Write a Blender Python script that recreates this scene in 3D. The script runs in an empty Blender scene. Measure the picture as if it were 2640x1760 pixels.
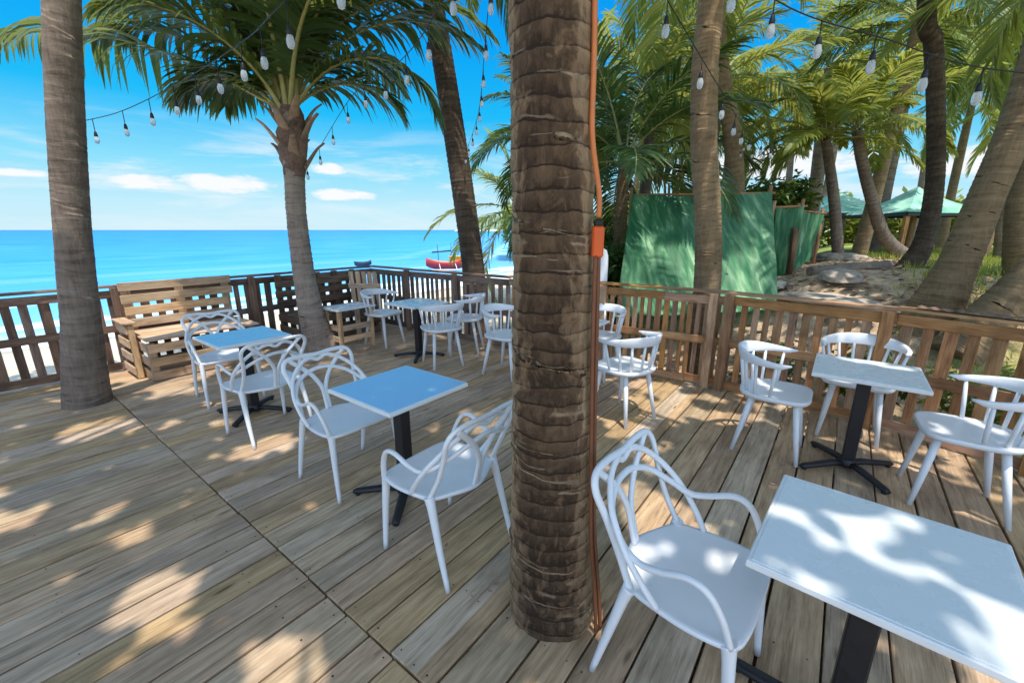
import bpy, bmesh, math, random
import numpy as np
from mathutils import Vector, Matrix, noise as mnoise
R = math.radians
PI = math.pi
sc = bpy.context.scene
C = sc.collection
TH = R(37.4)
UD = Vector((math.sin(TH), math.cos(TH), 0))      # along the deck boards, away and to the right
VD = Vector((math.cos(TH), -math.sin(TH), 0))     # across the boards, toward the near right
RZ = -TH                                          # local x -> VD, local y -> UD
def uv2w(u, v, z=0.0):
    p = UD*u + VD*v; return Vector((p.x, p.y, z))
def w2uv(x, y):
    return x*UD.x + y*UD.y, x*VD.x + y*VD.y
def sstep(x, a, b):
    t = min(1, max(0, (x-a)/(b-a))); return t*t*(3-2*t)
def lerp(a, b, t): return a+(b-a)*t
def hash01(*k): return random.Random(str(k)).random()

# ------------------------------------------------------------------ node helpers
class NT:
    def __init__(s, tree): s.t = tree; s.n = tree.nodes; s.l = tree.links
    def new(s, typ, **kw):
        n = s.n.new(typ)
        for k, v in kw.items(): setattr(n, k, v)
        return n
    def put(s, sock, val):
        if isinstance(val, bpy.types.NodeSocket): s.l.new(val, sock)
        elif isinstance(val, (tuple, list)) and len(val) == 3 and sock.type == 'RGBA': sock.default_value = (*val, 1)
        else: sock.default_value = val
    def math(s, op, a, b=None, c=None, clamp=False):
        n = s.new('ShaderNodeMath', operation=op, use_clamp=clamp)
        s.put(n.inputs[0], a)
        if b is not None: s.put(n.inputs[1], b)
        if c is not None: s.put(n.inputs[2], c)
        return n.outputs[0]
    def mix(s, f, a, b, blend='MIX'):
        n = s.new('ShaderNodeMix', data_type='RGBA', blend_type=blend)
        s.put(n.inputs[0], f); s.put(n.inputs[6], a); s.put(n.inputs[7], b)
        return n.outputs[2]
    def mapr(s, v, a, b, c=0.0, d=1.0, smooth=False):
        n = s.new('ShaderNodeMapRange', interpolation_type='SMOOTHSTEP' if smooth else 'LINEAR')
        s.put(n.inputs[0], v)
        for i, x in enumerate((a, b, c, d)): s.put(n.inputs[i+1], x)
        return n.outputs[0]
    def noise(s, vec, scale, detail=4, rough=.55, dist=0.0):
        n = s.new('ShaderNodeTexNoise'); s.put(n.inputs['Vector'], vec)
        n.inputs['Scale'].default_value = scale; n.inputs['Detail'].default_value = detail
        n.inputs['Roughness'].default_value = rough; n.inputs['Distortion'].default_value = dist
        return n.outputs['Fac']
    def mapping(s, vec, scale=(1, 1, 1), loc=(0, 0, 0), rot=(0, 0, 0)):
        n = s.new('ShaderNodeMapping'); s.put(n.inputs[0], vec)
        n.inputs[1].default_value = loc; n.inputs[2].default_value = rot; n.inputs[3].default_value = scale
        return n.outputs[0]
    def ramp(s, f, stops):
        n = s.new('ShaderNodeValToRGB'); s.put(n.inputs[0], f)
        el = n.color_ramp.elements
        while len(el) < len(stops): el.new(.5)
        for e, (p, c) in zip(el, stops):
            e.position = p; e.color = (*c, 1) if len(c) == 3 else c
        return n.outputs[0]
    def tc(s, which='Object'): return s.new('ShaderNodeTexCoord').outputs[which]
    def attr(s, name): return s.new('ShaderNodeAttribute', attribute_name=name).outputs['Fac']
    def xyz(s, vec):
        n = s.new('ShaderNodeSeparateXYZ'); s.put(n.inputs[0], vec); return n.outputs
    def bump(s, h, strength=.3, dist=.01):
        n = s.new('ShaderNodeBump'); s.put(n.inputs['Height'], h)
        n.inputs['Strength'].default_value = strength; n.inputs['Distance'].default_value = dist
        return n.outputs[0]

def material(name):
    m = bpy.data.materials.new(name); m.use_nodes = True
    t = NT(m.node_tree); t.n.clear()
    out = t.new('ShaderNodeOutputMaterial')
    b = t.new('ShaderNodeBsdfPrincipled')
    t.l.new(b.outputs[0], out.inputs[0])
    return m, t, b, out

def mat_plain(name, col, rough=.5, metal=0, var=.06, scale=30, bump=0.0, spec=.5):
    m, t, b, o = material(name)
    co = t.tc('Object')
    n = t.noise(co, scale, 5, .6)
    n2 = t.noise(co, scale*.13, 3, .5)
    f = t.math('ADD', t.math('MULTIPLY', n, .5), t.math('MULTIPLY', n2, .5))
    dark = tuple(c*(1-var*2) for c in col); lite = tuple(min(1, c*(1+var)) for c in col)
    t.put(b.inputs['Base Color'], t.ramp(f, [(.3, dark), (.7, lite)]))
    t.put(b.inputs['Roughness'], t.mapr(n, .2, .8, max(.03, rough-.08), min(1, rough+.1)))
    b.inputs['Metallic'].default_value = metal
    b.inputs['Specular IOR Level'].default_value = spec
    if bump: t.put(b.inputs['Normal'], t.bump(n, bump, .004))
    return m

def mat_wood(name, dark, mid, lite, rough=.75, grain=38, knots=True, grime=.4, vlo=.66, vhi=1.26):
    m, t, b, o = material(name)
    uv = t.tc('UV'); r = t.attr('rnd')
    g = t.noise(t.mapping(uv, (2.2, grain, 1)), 1.0, 6, .65, .25)
    fine = t.noise(t.mapping(uv, (7, grain*4.5, 1)), 1.0, 4, .7)
    blot = t.noise(t.mapping(uv, (1.2, 2.5, 1)), 1.7, 4, .6)
    f = t.math('ADD', t.math('MULTIPLY', g, .62), t.math('MULTIPLY', fine, .38))
    col = t.ramp(f, [(.33, dark), (.49, mid), (.66, lite)])
    br = t.mapr(r, 0, 1, vlo, vhi)
    hs = t.new('ShaderNodeHueSaturation')
    t.put(hs.inputs['Hue'], t.mapr(t.math('FRACT', t.math('MULTIPLY', r, 7.31)), 0, 1, .491, .504))
    t.put(hs.inputs['Saturation'], t.mapr(t.math('FRACT', t.math('MULTIPLY', r, 3.77)), 0, 1, .75, 1.1))
    t.put(hs.inputs['Value'], br); t.put(hs.inputs['Color'], col)
    col = hs.outputs[0]
    col = t.mix(t.mapr(blot, .42, .68, 0, grime, True), col, tuple(c*.5 for c in dark), 'MIX')
    if knots:
        v = t.new('ShaderNodeTexVoronoi', feature='F1'); t.put(v.inputs['Vector'], t.mapping(uv, (1.5, 6.5, 1)))
        v.inputs['Scale'].default_value = 1.0
        col = t.mix(t.mapr(v.outputs['Distance'], .03, .1, .75, 0, True), col, tuple(c*.35 for c in dark))
    t.put(b.inputs['Base Color'], col)
    t.put(b.inputs['Roughness'], t.mapr(g, .2, .8, rough-.12, rough+.12))
    b.inputs['Specular IOR Level'].default_value = .3
    t.put(b.inputs['Normal'], t.bump(f, .55, .006))
    return m

def mat_bark(name, dark, mid, lite, ring=16.0, stripe=None):
    m, t, b, o = material(name)
    co = t.tc('Object'); r = t.attr('rnd')
    z = t.xyz(co)[2]
    rings = t.noise(t.mapping(co, (2.0, 2.0, ring)), 1.0, 5, .6, .5)
    fib = t.noise(t.mapping(co, (46, 46, 5)), 1.0, 5, .7, .3)
    blot = t.noise(t.mapping(co, (3.2, 3.2, 1.6)), 1.0, 5, .6, .6)
    spk = t.noise(co, 60, 3, .6)
    f = t.math('ADD', t.math('ADD', t.math('MULTIPLY', rings, .34), t.math('MULTIPLY', fib, .36)), t.math('MULTIPLY', blot, .30))
    f = t.math('ADD', f, t.mapr(r, .3, .9, -.02, .035))
    crk = t.math('MULTIPLY', t.mapr(r, .05, .2, 1, 0), t.mapr(t.noise(t.mapping(co, (9, 9, 3)), 1.0, 3, .6), .42, .62, 0, .3, True))
    f = t.math('SUBTRACT', f, t.math('MULTIPLY', crk, .25))
    if stripe:
        wv = t.new('ShaderNodeTexWave', wave_type='BANDS', bands_direction='Z', wave_profile='SAW')
        t.put(wv.inputs['Vector'], co); wv.inputs['Scale'].default_value = 4.6; wv.inputs['Distortion'].default_value = 2.2
        wv.inputs['Detail'].default_value = 3; wv.inputs['Detail Scale'].default_value = 1.6; wv.inputs['Detail Roughness'].default_value = .6
        flk = t.noise(t.mapping(co, (13, 13, 9)), 1.0, 6, .68, .9); rings = wv.outputs['Fac']
        line = t.math('MULTIPLY', t.mapr(rings, .0, .16, 1, 0, True), t.mapr(flk, .36, .56, .25, 1, True))
        f = t.math('ADD', t.math('ADD', t.math('MULTIPLY', blot, .46), t.math('MULTIPLY', flk, .46)), t.math('MULTIPLY', fib, .16))
        f = t.math('ADD', f, t.math('SUBTRACT', t.math('MULTIPLY', rings, .07), t.math('MULTIPLY', line, .17)))
    if stripe:                                     # a broad darker strip down the side facing the stripe direction
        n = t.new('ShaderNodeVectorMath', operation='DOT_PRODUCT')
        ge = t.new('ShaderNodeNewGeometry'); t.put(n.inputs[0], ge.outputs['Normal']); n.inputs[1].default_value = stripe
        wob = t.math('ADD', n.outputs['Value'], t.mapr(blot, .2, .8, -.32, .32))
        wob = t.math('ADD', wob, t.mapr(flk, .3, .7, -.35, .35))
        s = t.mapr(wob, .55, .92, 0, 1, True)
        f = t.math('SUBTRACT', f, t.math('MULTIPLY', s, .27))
    col = t.ramp(f, [(.26, dark), (.48, mid), (.72, lite)])
    col = t.mix(t.mapr(spk, .7, .8, 0, .3, True), col, (.62, .58, .5))
    t.put(b.inputs['Base Color'], col)
    b.inputs['Roughness'].default_value = .85; b.inputs['Specular IOR Level'].default_value = .25
    h = t.math('ADD', t.math('MULTIPLY', rings, .6), t.math('MULTIPLY', fib, .5))
    t.put(b.inputs['Normal'], t.bump(h, .8, .018))
    return m

def mat_leaf(name, dark, lite, yellow, trans=.35):
    m, t, b, o = material(name)
    r = t.attr('rnd')
    co = t.tc('Object')
    n = t.noise(co, 1.3, 3, .5)
    f = t.math('ADD', t.math('MULTIPLY', r, .75), t.math('MULTIPLY', n, .3))
    col = t.ramp(f, [(.15, dark), (.62, lite), (.9, yellow), (.97, (.26, .17, .07))])
    t.put(b.inputs['Base Color'], col)
    b.inputs['Roughness'].default_value = .42; b.inputs['Specular IOR Level'].default_value = .5
    tr = t.new('ShaderNodeBsdfTranslucent')
    t.put(tr.inputs[0], t.mix(.6, col, yellow))
    mx = t.new('ShaderNodeMixShader'); mx.inputs[0].default_value = trans
    t.l.new(b.outputs[0], mx.inputs[1]); t.l.new(tr.outputs[0], mx.inputs[2]); t.l.new(mx.outputs[0], o.inputs[0])
    return m

M = {}
M['deck'] = mat_wood('deck_wood', (.20, .128, .068), (.47, .325, .19), (.66, .48, .30), .8, 30, True, .36, .86, 1.12)
M['fence'] = mat_wood('fence_wood', (.17, .08, .032), (.43, .22, .09), (.60, .35, .165), .8, 26, True, .45)
M['fence_grey'] = mat_wood('grey_fence_wood', (.09, .055, .04), (.22, .14, .10), (.36, .25, .19), .85, 26, True, .45)  # darker, greyer copy of the fence wood
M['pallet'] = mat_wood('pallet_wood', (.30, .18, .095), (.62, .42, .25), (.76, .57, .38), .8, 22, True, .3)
M['pallet_dark'] = mat_wood('dark_pallet_wood', (.07, .045, .03), (.17, .11, .07), (.28, .185, .12), .85, 22, True, .4)  # much darker copy of the pallet wood
M['white'] = mat_plain('white_plastic', (.80, .82, .85), .32, 0, .035, 9, 0, .5)
M['top_white'] = mat_plain('white_laminate', (.76, .80, .80), .26, 0, .008, 9, 0, .5)
M['top_blue'] = mat_plain('blue_tinted_laminate', (.36, .64, .90), .2, 0, .015, 9, 0, .5)  # laminate with a blue tint put into its base colour
M['edge'] = mat_plain('white_edging', (.8, .82, .82), .4, 0, .03, 20)
M['black'] = mat_plain('black_metal', (.016, .015, .018), .45, 0, .15, 40, .15)
M['rubber'] = mat_plain('black_rubber', (.01, .01, .011), .6)
M['bark_mid'] = mat_bark('palm_bark', (.06, .042, .034), (.19, .145, .115), (.36, .29, .235), 15)
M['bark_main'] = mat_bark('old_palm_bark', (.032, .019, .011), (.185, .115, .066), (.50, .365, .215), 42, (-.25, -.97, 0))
M['bark_pale'] = mat_bark('pale_palm_bark', (.11, .08, .066), (.30, .235, .19), (.50, .41, .34), 15)
M['bark_tan'] = mat_bark('tan_palm_bark', (.08, .052, .03), (.23, .155, .085), (.38, .275, .16), 20)
M['bark_dark'] = mat_bark('dark_palm_bark', (.022, .016, .012), (.075, .052, .036), (.2, .145, .1), 17)
M['leaf'] = mat_leaf('palm_leaf', (.014, .05, .018), (.08, .15, .03), (.36, .38, .07), .40)
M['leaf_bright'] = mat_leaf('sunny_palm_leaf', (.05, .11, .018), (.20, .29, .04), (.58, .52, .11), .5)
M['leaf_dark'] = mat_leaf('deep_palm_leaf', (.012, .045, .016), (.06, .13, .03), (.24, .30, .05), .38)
M['leaf_hero'] = mat_leaf('coconut_leaf', (.018, .062, .024), (.10, .175, .04), (.42, .42, .10), .42)
M['rachis'] = mat_plain('frond_rib', (.38, .36, .13), .5, 0, .2, 12)
M['dry'] = mat_plain('dry_frond_stub', (.40, .26, .17), .8, 0, .3, 18, .5)
M['fibre'] = mat_plain('crown_fibre', (.24, .15, .11), .9, 0, .4, 30, .8)
M['orange'] = mat_plain('orange_plastic', (.72, .11, .015), .4, 0, .08, 20)
M['orange_cord'] = mat_plain('orange_cord', (.70, .21, .05), .45, 0, .12, 16)
M['brown_cord'] = mat_plain('brown_cord', (.20, .07, .03), .5, 0, .15, 16)
M['cable'] = mat_plain('black_cable', (.012, .012, .014), .5)
M['red'] = mat_plain('red_paint', (.40, .02, .03), .4, 0, .1, 6)
M['yellow'] = mat_plain('yellow_paint', (.75, .33, .03), .45, 0, .1, 6)
M['navy'] = mat_plain('navy_paint', (.02, .03, .06), .45, 0, .1, 6)
M['hullwhite'] = mat_plain('boat_white_paint', (.72, .74, .74), .4, 0, .08, 6)
M['stone'] = mat_plain('pale_stone', (.52, .44, .36), .9, 0, .3, 12, 1.0)
M['concrete'] = mat_plain('old_concrete', (.40, .39, .36), .9, 0, .2, 9, .6)
M['rust'] = mat_plain('rusty_screw', (.045, .03, .022), .7, .3, .3, 80)
M['chrome'] = mat_plain('chrome', (.6, .6, .62), .2, 1)

def mat_glass():
    m, t, b, o = material('bulb_glass')
    b.inputs['Base Color'].default_value = (.86, .88, .9, 1)
    t.put(b.inputs['Roughness'], t.mapr(t.noise(t.tc('Object'), 40), 0, 1, .08, .2))
    b.inputs['Transmission Weight'].default_value = .6
    b.inputs['IOR'].default_value = 1.2
    return m
M['glass'] = mat_glass()

def mat_tarp():
    m, t, b, o = material('green_tarp')
    co = t.tc('Object')
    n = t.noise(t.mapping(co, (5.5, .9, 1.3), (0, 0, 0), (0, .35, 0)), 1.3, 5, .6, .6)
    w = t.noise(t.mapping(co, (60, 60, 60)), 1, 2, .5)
    col = t.ramp(n, [(.36, (.02, .13, .055)), (.52, (.06, .24, .10)), (.64, (.24, .46, .24)), (.8, (.52, .68, .42))])  # sunlit streaks and shade painted into the green
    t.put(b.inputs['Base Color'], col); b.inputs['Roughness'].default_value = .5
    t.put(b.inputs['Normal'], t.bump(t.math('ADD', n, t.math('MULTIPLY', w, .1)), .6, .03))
    tr = t.new('ShaderNodeBsdfTranslucent'); tr.inputs[0].default_value = (.12, .45, .18, 1)
    mx = t.new('ShaderNodeMixShader'); mx.inputs[0].default_value = .2
    t.l.new(b.outputs[0], mx.inputs[1]); t.l.new(tr.outputs[0], mx.inputs[2]); t.l.new(mx.outputs[0], o.inputs[0])
    return m
M['tarp'] = mat_tarp()
def mat_canopy():
    m, t, b, o = material('canopy_cloth')
    co = t.tc('Object')
    n = t.noise(co, 1.6, 5, .6, .4)
    t.put(b.inputs['Base Color'], t.ramp(n, [(.35, (.12, .38, .28)), (.68, (.42, .70, .57))]))
    b.inputs['Roughness'].default_value = .6
    t.put(b.inputs['Normal'], t.bump(n, .4, .05))
    return m
M['canopy'] = mat_canopy()

# ------------------------------------------------------------------ mesh builder
class MB:
    def __init__(s): s.v = []; s.f = []; s.r = []; s.uv = []; s.mi = []; s.sm = []
    def face(s, idx, rnd, uvs, mi=0, smooth=True):
        s.f.append(idx); s.r.append(rnd); s.uv.extend(uvs); s.mi.append(mi); s.sm.append(smooth)
    def box(s, c, size, rot=None, bev=.004, rnd=None, mi=0, jit=0.0):
        """chamfered box; UV u runs along the longest side in metres"""
        c = Vector(c); h = [x/2 for x in size]; bev = min(bev, min(h)*.45)
        if rnd is None: rnd = random.random()
        ax = max(range(3), key=lambda i: size[i]); oth = [i for i in range(3) if i != ax]
        off = (random.uniform(0, 40), random.uniform(0, 40))
        base = len(s.v); loc = []; ids = {}
        for sx in (-1, 1):
            for sy in (-1, 1):
                for sz in (-1, 1):
                    sg = (sx, sy, sz)
                    j = [random.uniform(-jit, jit) for _ in range(3)] if jit else (0, 0, 0)
                    for a in range(3):
                        p = [sg[i]*(h[i] if i == a else h[i]-bev)+j[i] for i in range(3)]
                        ids[(sg, a)] = len(loc); loc.append(p)
        for p in loc:
            q = Vector(p)
            if rot is not None: q = rot @ q
            s.v.append(tuple(c+q))
        def add(keys, sm=False):
            pts = [loc[ids[k]] for k in keys]
            u = [(p[ax]+off[0], p[oth[0]]+p[oth[1]]*.7+off[1]) for p in pts]
            # keep outward winding
            ctr = Vector([sum(p[i] for p in pts)/len(pts) for i in range(3)])
            n = (Vector(pts[1])-Vector(pts[0])).cross(Vector(pts[2])-Vector(pts[0]))
            idx = [base+ids[k] for k in keys]
            if n.dot(ctr) < 0: idx.reverse(); u.reverse()
            s.face(idx, rnd, u, mi, sm)
        for a in range(3):
            b_, d_ = [i for i in range(3) if i != a]
            for sg in (-1, 1):
                ks = []
                for (p, q) in ((-1, -1), (1, -1), (1, 1), (-1, 1)):
                    g = [0, 0, 0]; g[a] = sg; g[b_] = p; g[d_] = q; ks.append((tuple(g), a))
                add(ks)
            for p in (-1, 1):
                for q in (-1, 1):
                    g1 = [0, 0, 0]; g2 = [0, 0, 0]
                    g1[b_] = g2[b_] = p; g1[d_] = g2[d_] = q; g1[a] = -1; g2[a] = 1
                    g1 = tuple(g1); g2 = tuple(g2)
                    add([(g1, b_), (g2, b_), (g2, d_), (g1, d_)])
        for sx in (-1, 1):
            for sy in (-1, 1):
                for sz in (-1, 1):
                    g = (sx, sy, sz); add([(g, 0), (g, 1), (g, 2)])
        return s
    def bar(s, a, b, w, d, up=(0, 0, 1), **k):
        """box from a to b with section w x d"""
        a = Vector(a); b = Vector(b); x = (b-a); L = x.length; x.normalize()
        up = Vector(up); y = up.cross(x)
        if y.length < 1e-4: y = Vector((0, 1, 0)).cross(x)
        y.normalize(); z = x.cross(y)
        m = Matrix((x, y, z)).transposed()
        return s.box((a+b)/2, (L, w, d), m, **k)
    def sweep(s, pts, rad, n=8, sec=(1, 1), caps=True, rnd=None, mi=0, closed=False, up=(0, 0, 1), smooth=True):
        """tube through pts; rad number or list; sec scales the section (across, up)"""
        pts = [Vector(p) for p in pts]; N = len(pts)
        if not hasattr(rad, '__len__'): rad = [rad]*N
        if rnd is None: rnd = random.random()
        base = len(s.v); up = Vector(up); prev = None; L = 0; Ls = []
        for i, p in enumerate(pts):
            if closed: tdir = pts[(i+1) % N]-pts[i-1]
            else: tdir = pts[min(i+1, N-1)]-pts[max(i-1, 0)]
            tdir.normalize()
            if prev is None:
                a = up.cross(tdir)
                if a.length < .05: a = Vector((1, 0, 0)).cross(tdir)
            else: a = prev-tdir*prev.dot(tdir)
            a.normalize(); prev = a; b = tdir.cross(a)
            if i: L += (p-pts[i-1]).length
            Ls.append(L)
            for k in range(n):
                t = 2*PI*k/n
                s.v.append(tuple(p+a*(math.cos(t)*rad[i]*sec[0])+b*(math.sin(t)*rad[i]*sec[1])))
        rg = N if closed else N-1
        for i in range(rg):
            j = (i+1) % N
            for k in range(n):
                k2 = (k+1) % n
                s.face([base+i*n+k, base+i*n+k2, base+j*n+k2, base+j*n+k], rnd,
                       [(Ls[i], k/n), (Ls[i], (k+1)/n), (Ls[j], (k+1)/n), (Ls[j], k/n)], mi, smooth)
        if caps and not closed:
            s.face([base+k for k in range(n)][::-1], rnd, [(0, 0)]*n, mi, False)
            s.face([base+(N-1)*n+k for k in range(n)], rnd, [(0, 0)]*n, mi, False)
        return s
    def lathe(s, prof, n=16, at=(0, 0, 0), mi=0, rnd=None, smooth=True):
        at = Vector(at); base = len(s.v); rnd = random.random() if rnd is None else rnd
        for (r, z) in prof:
            for k in range(n):
                t = 2*PI*k/n; s.v.append((at.x+r*math.cos(t), at.y+r*math.sin(t), at.z+z))
        for i in range(len(prof)-1):
            for k in range(n):
                k2 = (k+1) % n
                s.face([base+i*n+k, base+i*n+k2, base+(i+1)*n+k2, base+(i+1)*n+k], rnd, [(0, 0)]*4, mi, smooth)
        s.face([base+k for k in range(n)][::-1], rnd, [(0, 0)]*n, mi, False)
        s.face([base+(len(prof)-1)*n+k for k in range(n)], rnd, [(0, 0)]*n, mi, False)
        return s
    def build(s, name, mats, parent=None, recalc=False):
        me = bpy.data.meshes.new(name)
        me.from_pydata(s.v, [], s.f)
        if not isinstance(mats, (list, tuple)): mats = [mats]
        for m in mats: me.materials.append(m)
        me.polygons.foreach_set('material_index', s.mi)
        me.polygons.foreach_set('use_smooth', s.sm)
        a = me.attributes.new('rnd', 'FLOAT', 'FACE'); a.data.foreach_set('value', s.r)
        ul = me.uv_layers.new(name='UVMap'); ul.data.foreach_set('uv', np.array(s.uv, dtype=np.float32).ravel())
        if recalc:
            bm = bmesh.new(); bm.from_mesh(me); bmesh.ops.recalc_face_normals(bm, faces=bm.faces); bm.to_mesh(me); bm.free()
        me.update()
        o = bpy.data.objects.new(name, me); C.objects.link(o)
        if parent is not None: o.parent = parent
        return o

def tag(o, label=None, cat=None, group=None, kind=None):
    if label: o['label'] = label
    if cat: o['category'] = cat
    if group: o['group'] = group
    if kind: o['kind'] = kind
    return o
def thing(name, label, cat, loc=(0, 0, 0), rz=0.0, group=None):
    o = bpy.data.objects.new(name, None); C.objects.link(o)
    o.empty_display_size = .1; o.location = loc; o.rotation_euler = (0, 0, rz)
    return tag(o, label, cat, group)
def dup(root, loc, rz, label, scale=None):
    r = root.copy(); C.objects.link(r); r.location = loc; r.rotation_euler = (0, 0, rz); r['label'] = label
    if scale: r.scale = (scale,)*3
    for ch in list(root.children):
        c = ch.copy(); C.objects.link(c); c.parent = r
        for g in list(ch.children):
            d = g.copy(); C.objects.link(d); d.parent = c
    return r
def catmull(pts, n=8, closed=False):
    P = [Vector(p) for p in pts]; out = []; N = len(P)
    segs = N if closed else N-1
    for i in range(segs):
        p0 = P[i-1] if (closed or i > 0) else P[0]*2-P[1]
        p1 = P[i]; p2 = P[(i+1) % N]
        p3 = P[(i+2) % N] if (closed or i+2 < N) else P[-1]*2-P[-2]
        for k in range(n):
            t = k/n
            out.append(.5*((2*p1)+(p2-p0)*t+(2*p0-5*p1+4*p2-p3)*t*t+(3*p1-p0-3*p2+p3)*t**3))
    if not closed: out.append(P[-1])
    return out
def resample_rad(rads, n):
    out = []
    for i in range(len(rads)-1):
        for k in range(n): out.append(lerp(rads[i], rads[i+1], k/n))
    out.append(rads[-1]); return out

# ------------------------------------------------------------------ world, sun, camera
SUN_EL, SUN_AZ = R(72), math.atan2(.30, -.95)         # azimuth measured from +Y toward +X
sundir = Vector((math.sin(SUN_AZ)*math.cos(SUN_EL), math.cos(SUN_AZ)*math.cos(SUN_EL), math.sin(SUN_EL)))
w = bpy.data.worlds.new('World'); sc.world = w; w.use_nodes = True
t = NT(w.node_tree); t.n.clear()
wo = t.new('ShaderNodeOutputWorld'); bg = t.new('ShaderNodeBackground'); bg.inputs[1].default_value = .1
t.l.new(bg.outputs[0], wo.inputs[0])
sky = t.new('ShaderNodeTexSky', sky_type='NISHITA', sun_disc=False)
sky.sun_elevation = SUN_EL; sky.sun_rotation = SUN_AZ; sky.ozone_density = 4; sky.air_density = 1.0; sky.dust_density = .6
gen = t.tc('Generated'); X = t.xyz(gen)
el = X[2]
grad = t.ramp(t.math('POWER', t.math('MAXIMUM', el, 0.0), .6), [
    (0.0, (6.6, 8.9, 9.8)), (.16, (5.6, 8.7, 10.0)), (.28, (2.6, 7.6, 10.0)), (.40, (.1, 5.2, 9.8)), (.52, (0, 3.9, 9.6)), (.62, (0, 3.1, 9.0)), (1.0, (.4, 2.6, 7.2))])
base = t.mix(.97, sky.outputs[0], grad)
# added unseen fill light overhead and behind the viewer; clear blue over the sea
inl = t.noise(t.mapping(gen, (2.2, 2.2, 2.2)), 1.0, 5, .55)
sky_fill = t.math('MAXIMUM', t.mapr(el, .5, .85, 0, 1, True), t.mapr(X[1], -.05, -.6, 0, 1, True))
sky_fill = t.math('MULTIPLY', sky_fill, t.mapr(inl, .25, .6, .45, 1, True))
base = t.mix(sky_fill, base, (12.5, 16.2, 21.8))
# clouds: thin veil and puffs low over the sea
az = t.math('ARCTAN2', X[0], X[1])
cv = t.new('ShaderNodeCombineXYZ'); t.put(cv.inputs[0], t.math('MULTIPLY', az, 1.0)); t.put(cv.inputs[1], el)
veil = t.noise(t.mapping(cv.outputs[0], (3.5, 22, 1)), 1.0, 6, .6, .4)
vf = t.math('MULTIPLY', t.mapr(veil, .46, .72, 0, .75, True), t.mapr(el, .015, .08, .35, 1, True))
vf = t.math('MULTIPLY', vf, t.mapr(el, .10, .24, 1, 0, True))
puffn = t.noise(t.mapping(cv.outputs[0], (22, 70, 1)), 1.0, 5, .6)
tot = vf
for (a0, e0, wa, we) in ((-.683, .079, .055, .013), (-.565, .083, .085, .018), (-.38, .119, .04, .012), (-.36, .07, .07, .012), (-.86, .082, .08, .008), (.5, .12, .2, .03), (.9, .1, .25, .03)):
    dx = t.math('DIVIDE', t.math('SUBTRACT', az, a0), wa); dy = t.math('DIVIDE', t.math('SUBTRACT', el, e0), we)
    d2 = t.math('ADD', t.math('MULTIPLY', dx, dx), t.math('MULTIPLY', dy, dy))
    d2 = t.math('ADD', d2, t.mapr(puffn, .3, .7, .45, -.45))
    tot = t.math('MAXIMUM', tot, t.mapr(d2, .25, 1.15, .97, 0, True))
colr = t.mix(tot, base, (9.8, 9.9, 10.0))
t.put(bg.inputs[0], colr)

sun = bpy.data.lights.new('sun', 'SUN'); sun.energy = 5.0; sun.angle = R(.55); sun.color = (1, .94, .84)
so = bpy.data.objects.new('sun', sun); C.objects.link(so)
so.rotation_euler = sundir.to_track_quat('Z', 'Y').to_euler()
cam = bpy.data.cameras.new('camera'); co = bpy.data.objects.new('camera', cam); C.objects.link(co)
co.location = (0, 0, 1.68); co.rotation_euler = (R(90)-math.atan(256/980), 0, 0)
cam.sensor_width = 36; cam.lens = 15.0; cam.clip_start = .05; cam.clip_end = 20000
sc.camera = co
sc.view_settings.view_transform = 'Standard'; sc.view_settings.look = 'None'; sc.view_settings.exposure = 0
sc.cycles.max_bounces = 10; sc.cycles.diffuse_bounces = 6; sc.cycles.transmission_bounces = 6; sc.cycles.transparent_max_bounces = 8
sc.cycles.use_denoising = True

# ------------------------------------------------------------------ terrain and sea
FPTS = [(-2.60, 7.88), (-.04, 6.0), (2.23, 4.42), (3.13, 3.5), (3.62, 2.74), (5.0, .55)]   # back and right fence line
FUV = [w2uv(*p) for p in FPTS]
def ufence(v):
    if v <= FUV[0][1]: return FUV[0][0]
    for (u0, v0), (u1, v1) in zip(FUV, FUV[1:]):
        if v <= v1: return lerp(u0, u1, (v-v0)/(v1-v0))
    (u0, v0), (u1, v1) = FUV[-2], FUV[-1]
    return u1+(v-v1)*(u1-u0)/(v1-v0)
def vshore(u): return -14.2-.72*max(0, u-26)-.25*max(0, -u-5)
def ground_z(x, y):
    u, v = w2uv(x, y)
    z = -.45
    d = v-vshore(u)
    if d < 4: z -= (4-d)*.11
    e = u-ufence(v) if v < 3 else min(u-ufence(3), 40)
    if u > 2:
        z += 1.45*sstep(v, -4.6, .2)*sstep(e, .2, 4.2)*(1-.12*sstep(e, 8, 16))
    if e > .4 or v < -7.2:
        z += .05*mnoise.noise(Vector((x*.5, y*.5, 0)))+.03*mnoise.noise(Vector((x*1.9, y*1.9, 3)))
    return max(z, -3)
def axis(n, a, lim):
    k = np.linspace(-1, 1, n); g = np.sinh(k*a)/math.sinh(a)*lim; return g
gx = axis(211, 7.2, 3000); gy = axis(211, 7.2, 3000)
gm = MB()
for iy, yy in enumerate(gy):
    for ix, xx in enumerate(gx):
        gm.v.append((xx+4, yy+8, ground_z(xx+4, yy+8)))
n = len(gx)
for iy in range(n-1):
    for ix in range(n-1):
        a = iy*n+ix; gm.face([a, a+1, a+n+1, a+n], 0, [(0, 0)]*4)
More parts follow.
